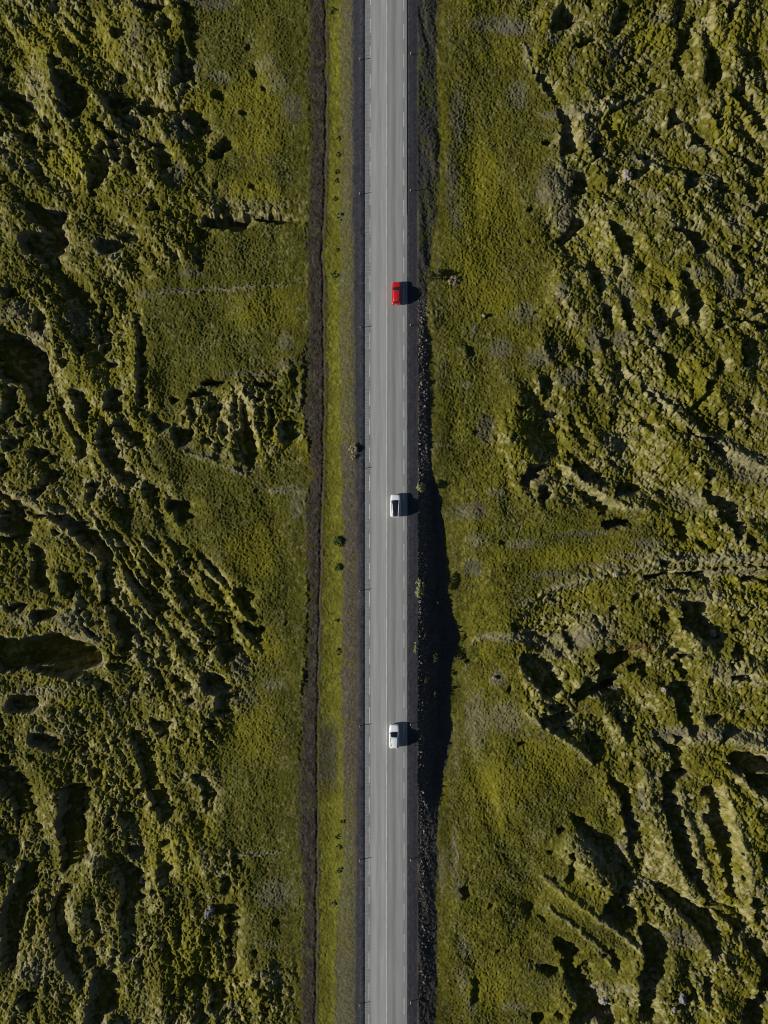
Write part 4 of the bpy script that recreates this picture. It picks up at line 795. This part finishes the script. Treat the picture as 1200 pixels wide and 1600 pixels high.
rg = random.Random(77)
stone_meshes = [rockmesh(40 + i, 0.2 + 0.03 * (i % 4), 0.17 + 0.02 * (i % 3), 0.15, (rk_tan, rk_dk, rk_grey, rk_tan)[i % 4], 2) for i in range(8)]
cnt = 0
while cnt < 290:
    py = rg.choice([rg.uniform(470, 770), rg.uniform(850, 1240), rg.uniform(980, 1560), rg.uniform(560, 1250)])
    px = rg.gauss(660 + 3 * math.sin(py * 0.031) + 2 * math.sin(py * 0.083), 3.8)
    if px < 655 or px > 676: continue
    p = G(px, py); s_ = rg.uniform(0.4, 1.0) * (1.3 if rg.random() < 0.12 else 1)
    o = bpy.data.objects.new('stone', stone_meshes[rg.randrange(8)]); COL.objects.link(o)
    o.location = (p.x, p.y, p.z + 0.06 * s_); o.rotation_euler = (rg.uniform(-.4, .4), rg.uniform(-.4, .4), rg.uniform(0, 6.28)); o.scale = (s_, s_ * rg.uniform(.8, 1.3), s_ * 1.4)
    tag(o, 'small stone lying on the dark gravel bank below the right shoulder', 'stone', 'stones along the right bank'); cnt += 1

# loose pebbles and grit on banks and track: nobody could count them
rn = np.random.RandomState(5)
def scatter(name, n_, fpx, size, mat, flatz=0.6):
    px, py = fpx(n_)
    x = (px - 600) * ST; y = (800 - py) * ST
    c = np.clip(np.round((x - fx[0]) / STEP), 0, NX - 1).astype(int); r = np.clip(np.round((y - fy[0]) / STEP), 0, NY - 1).astype(int)
    z = Hh[r, c]
    base = np.array([[1, 0, 0], [0, 1, 0], [-1, 0, 0], [0, -1, 0], [0, 0, 1], [0, 0, -1]], float)
    tri = np.array([[0, 1, 4], [1, 2, 4], [2, 3, 4], [3, 0, 4], [1, 0, 5], [2, 1, 5], [3, 2, 5], [0, 3, 5]])
    s = size * rn.uniform(0.5, 1.6, n_); a = rn.uniform(0, 6.28, n_)
    vv_ = base[None] * s[:, None, None] * rn.uniform(0.6, 1.3, (n_, 6, 1)); vv_[..., 2] *= flatz
    X = vv_[..., 0] * np.cos(a)[:, None] - vv_[..., 1] * np.sin(a)[:, None]; Y = vv_[..., 0] * np.sin(a)[:, None] + vv_[..., 1] * np.cos(a)[:, None]
    V_ = np.stack([X + x[:, None], Y + y[:, None], vv_[..., 2] + z[:, None] + 0.2 * s[:, None]], -1).reshape(-1, 3)
    F_ = (tri[None] + (np.arange(n_) * 6)[:, None, None]).reshape(-1, 3)
    me_ = bpy.data.meshes.new(name); me_.vertices.add(len(V_)); me_.vertices.foreach_set('co', V_.astype(np.float32).ravel())
    me_.loops.add(F_.size); me_.loops.foreach_set('vertex_index', F_.astype(np.int32).ravel()); me_.polygons.add(len(F_))
    me_.polygons.foreach_set('loop_start', np.arange(0, F_.size, 3, dtype=np.int32)); me_.polygons.foreach_set('loop_total', np.full(len(F_), 3, np.int32)); me_.update(calc_edges=True)
    me_.materials.append(mat); o = bpy.data.objects.new(name, me_); COL.objects.link(o); return o
def f_bank(n_): py = 470 + 1180 * (1 - np.sqrt(1 - rn.uniform(0, 1, n_) * 0.96)) ** 0.9; return 661 + rn.normal(0, 5, n_).clip(-7, 25), py
def f_track(n_): py = rn.uniform(-60, 1660, n_); return np.interp(py, [p[0] for p in TL], [p[1] for p in TL]) + 3 + rn.uniform(0, 25, n_), py
def f_left(n_): py = rn.uniform(450, 1660, n_); return rn.normal(549, 6, n_).clip(534, 562), py
tag(scatter('gravel', 2600, f_bank, 0.08, rk_tan), 'loose pale gravel scattered down the right bank', 'gravel', kind='stuff')
tag(scatter('gravel', 3000, f_track, 0.07, rk_dk), 'dark grit lying on the bare soil track left of the verge', 'gravel', kind='stuff')
tag(scatter('gravel', 5000, f_left, 0.05, rk_dk), 'brown pebbles on the left bank between verge and shoulder', 'gravel', kind='stuff')
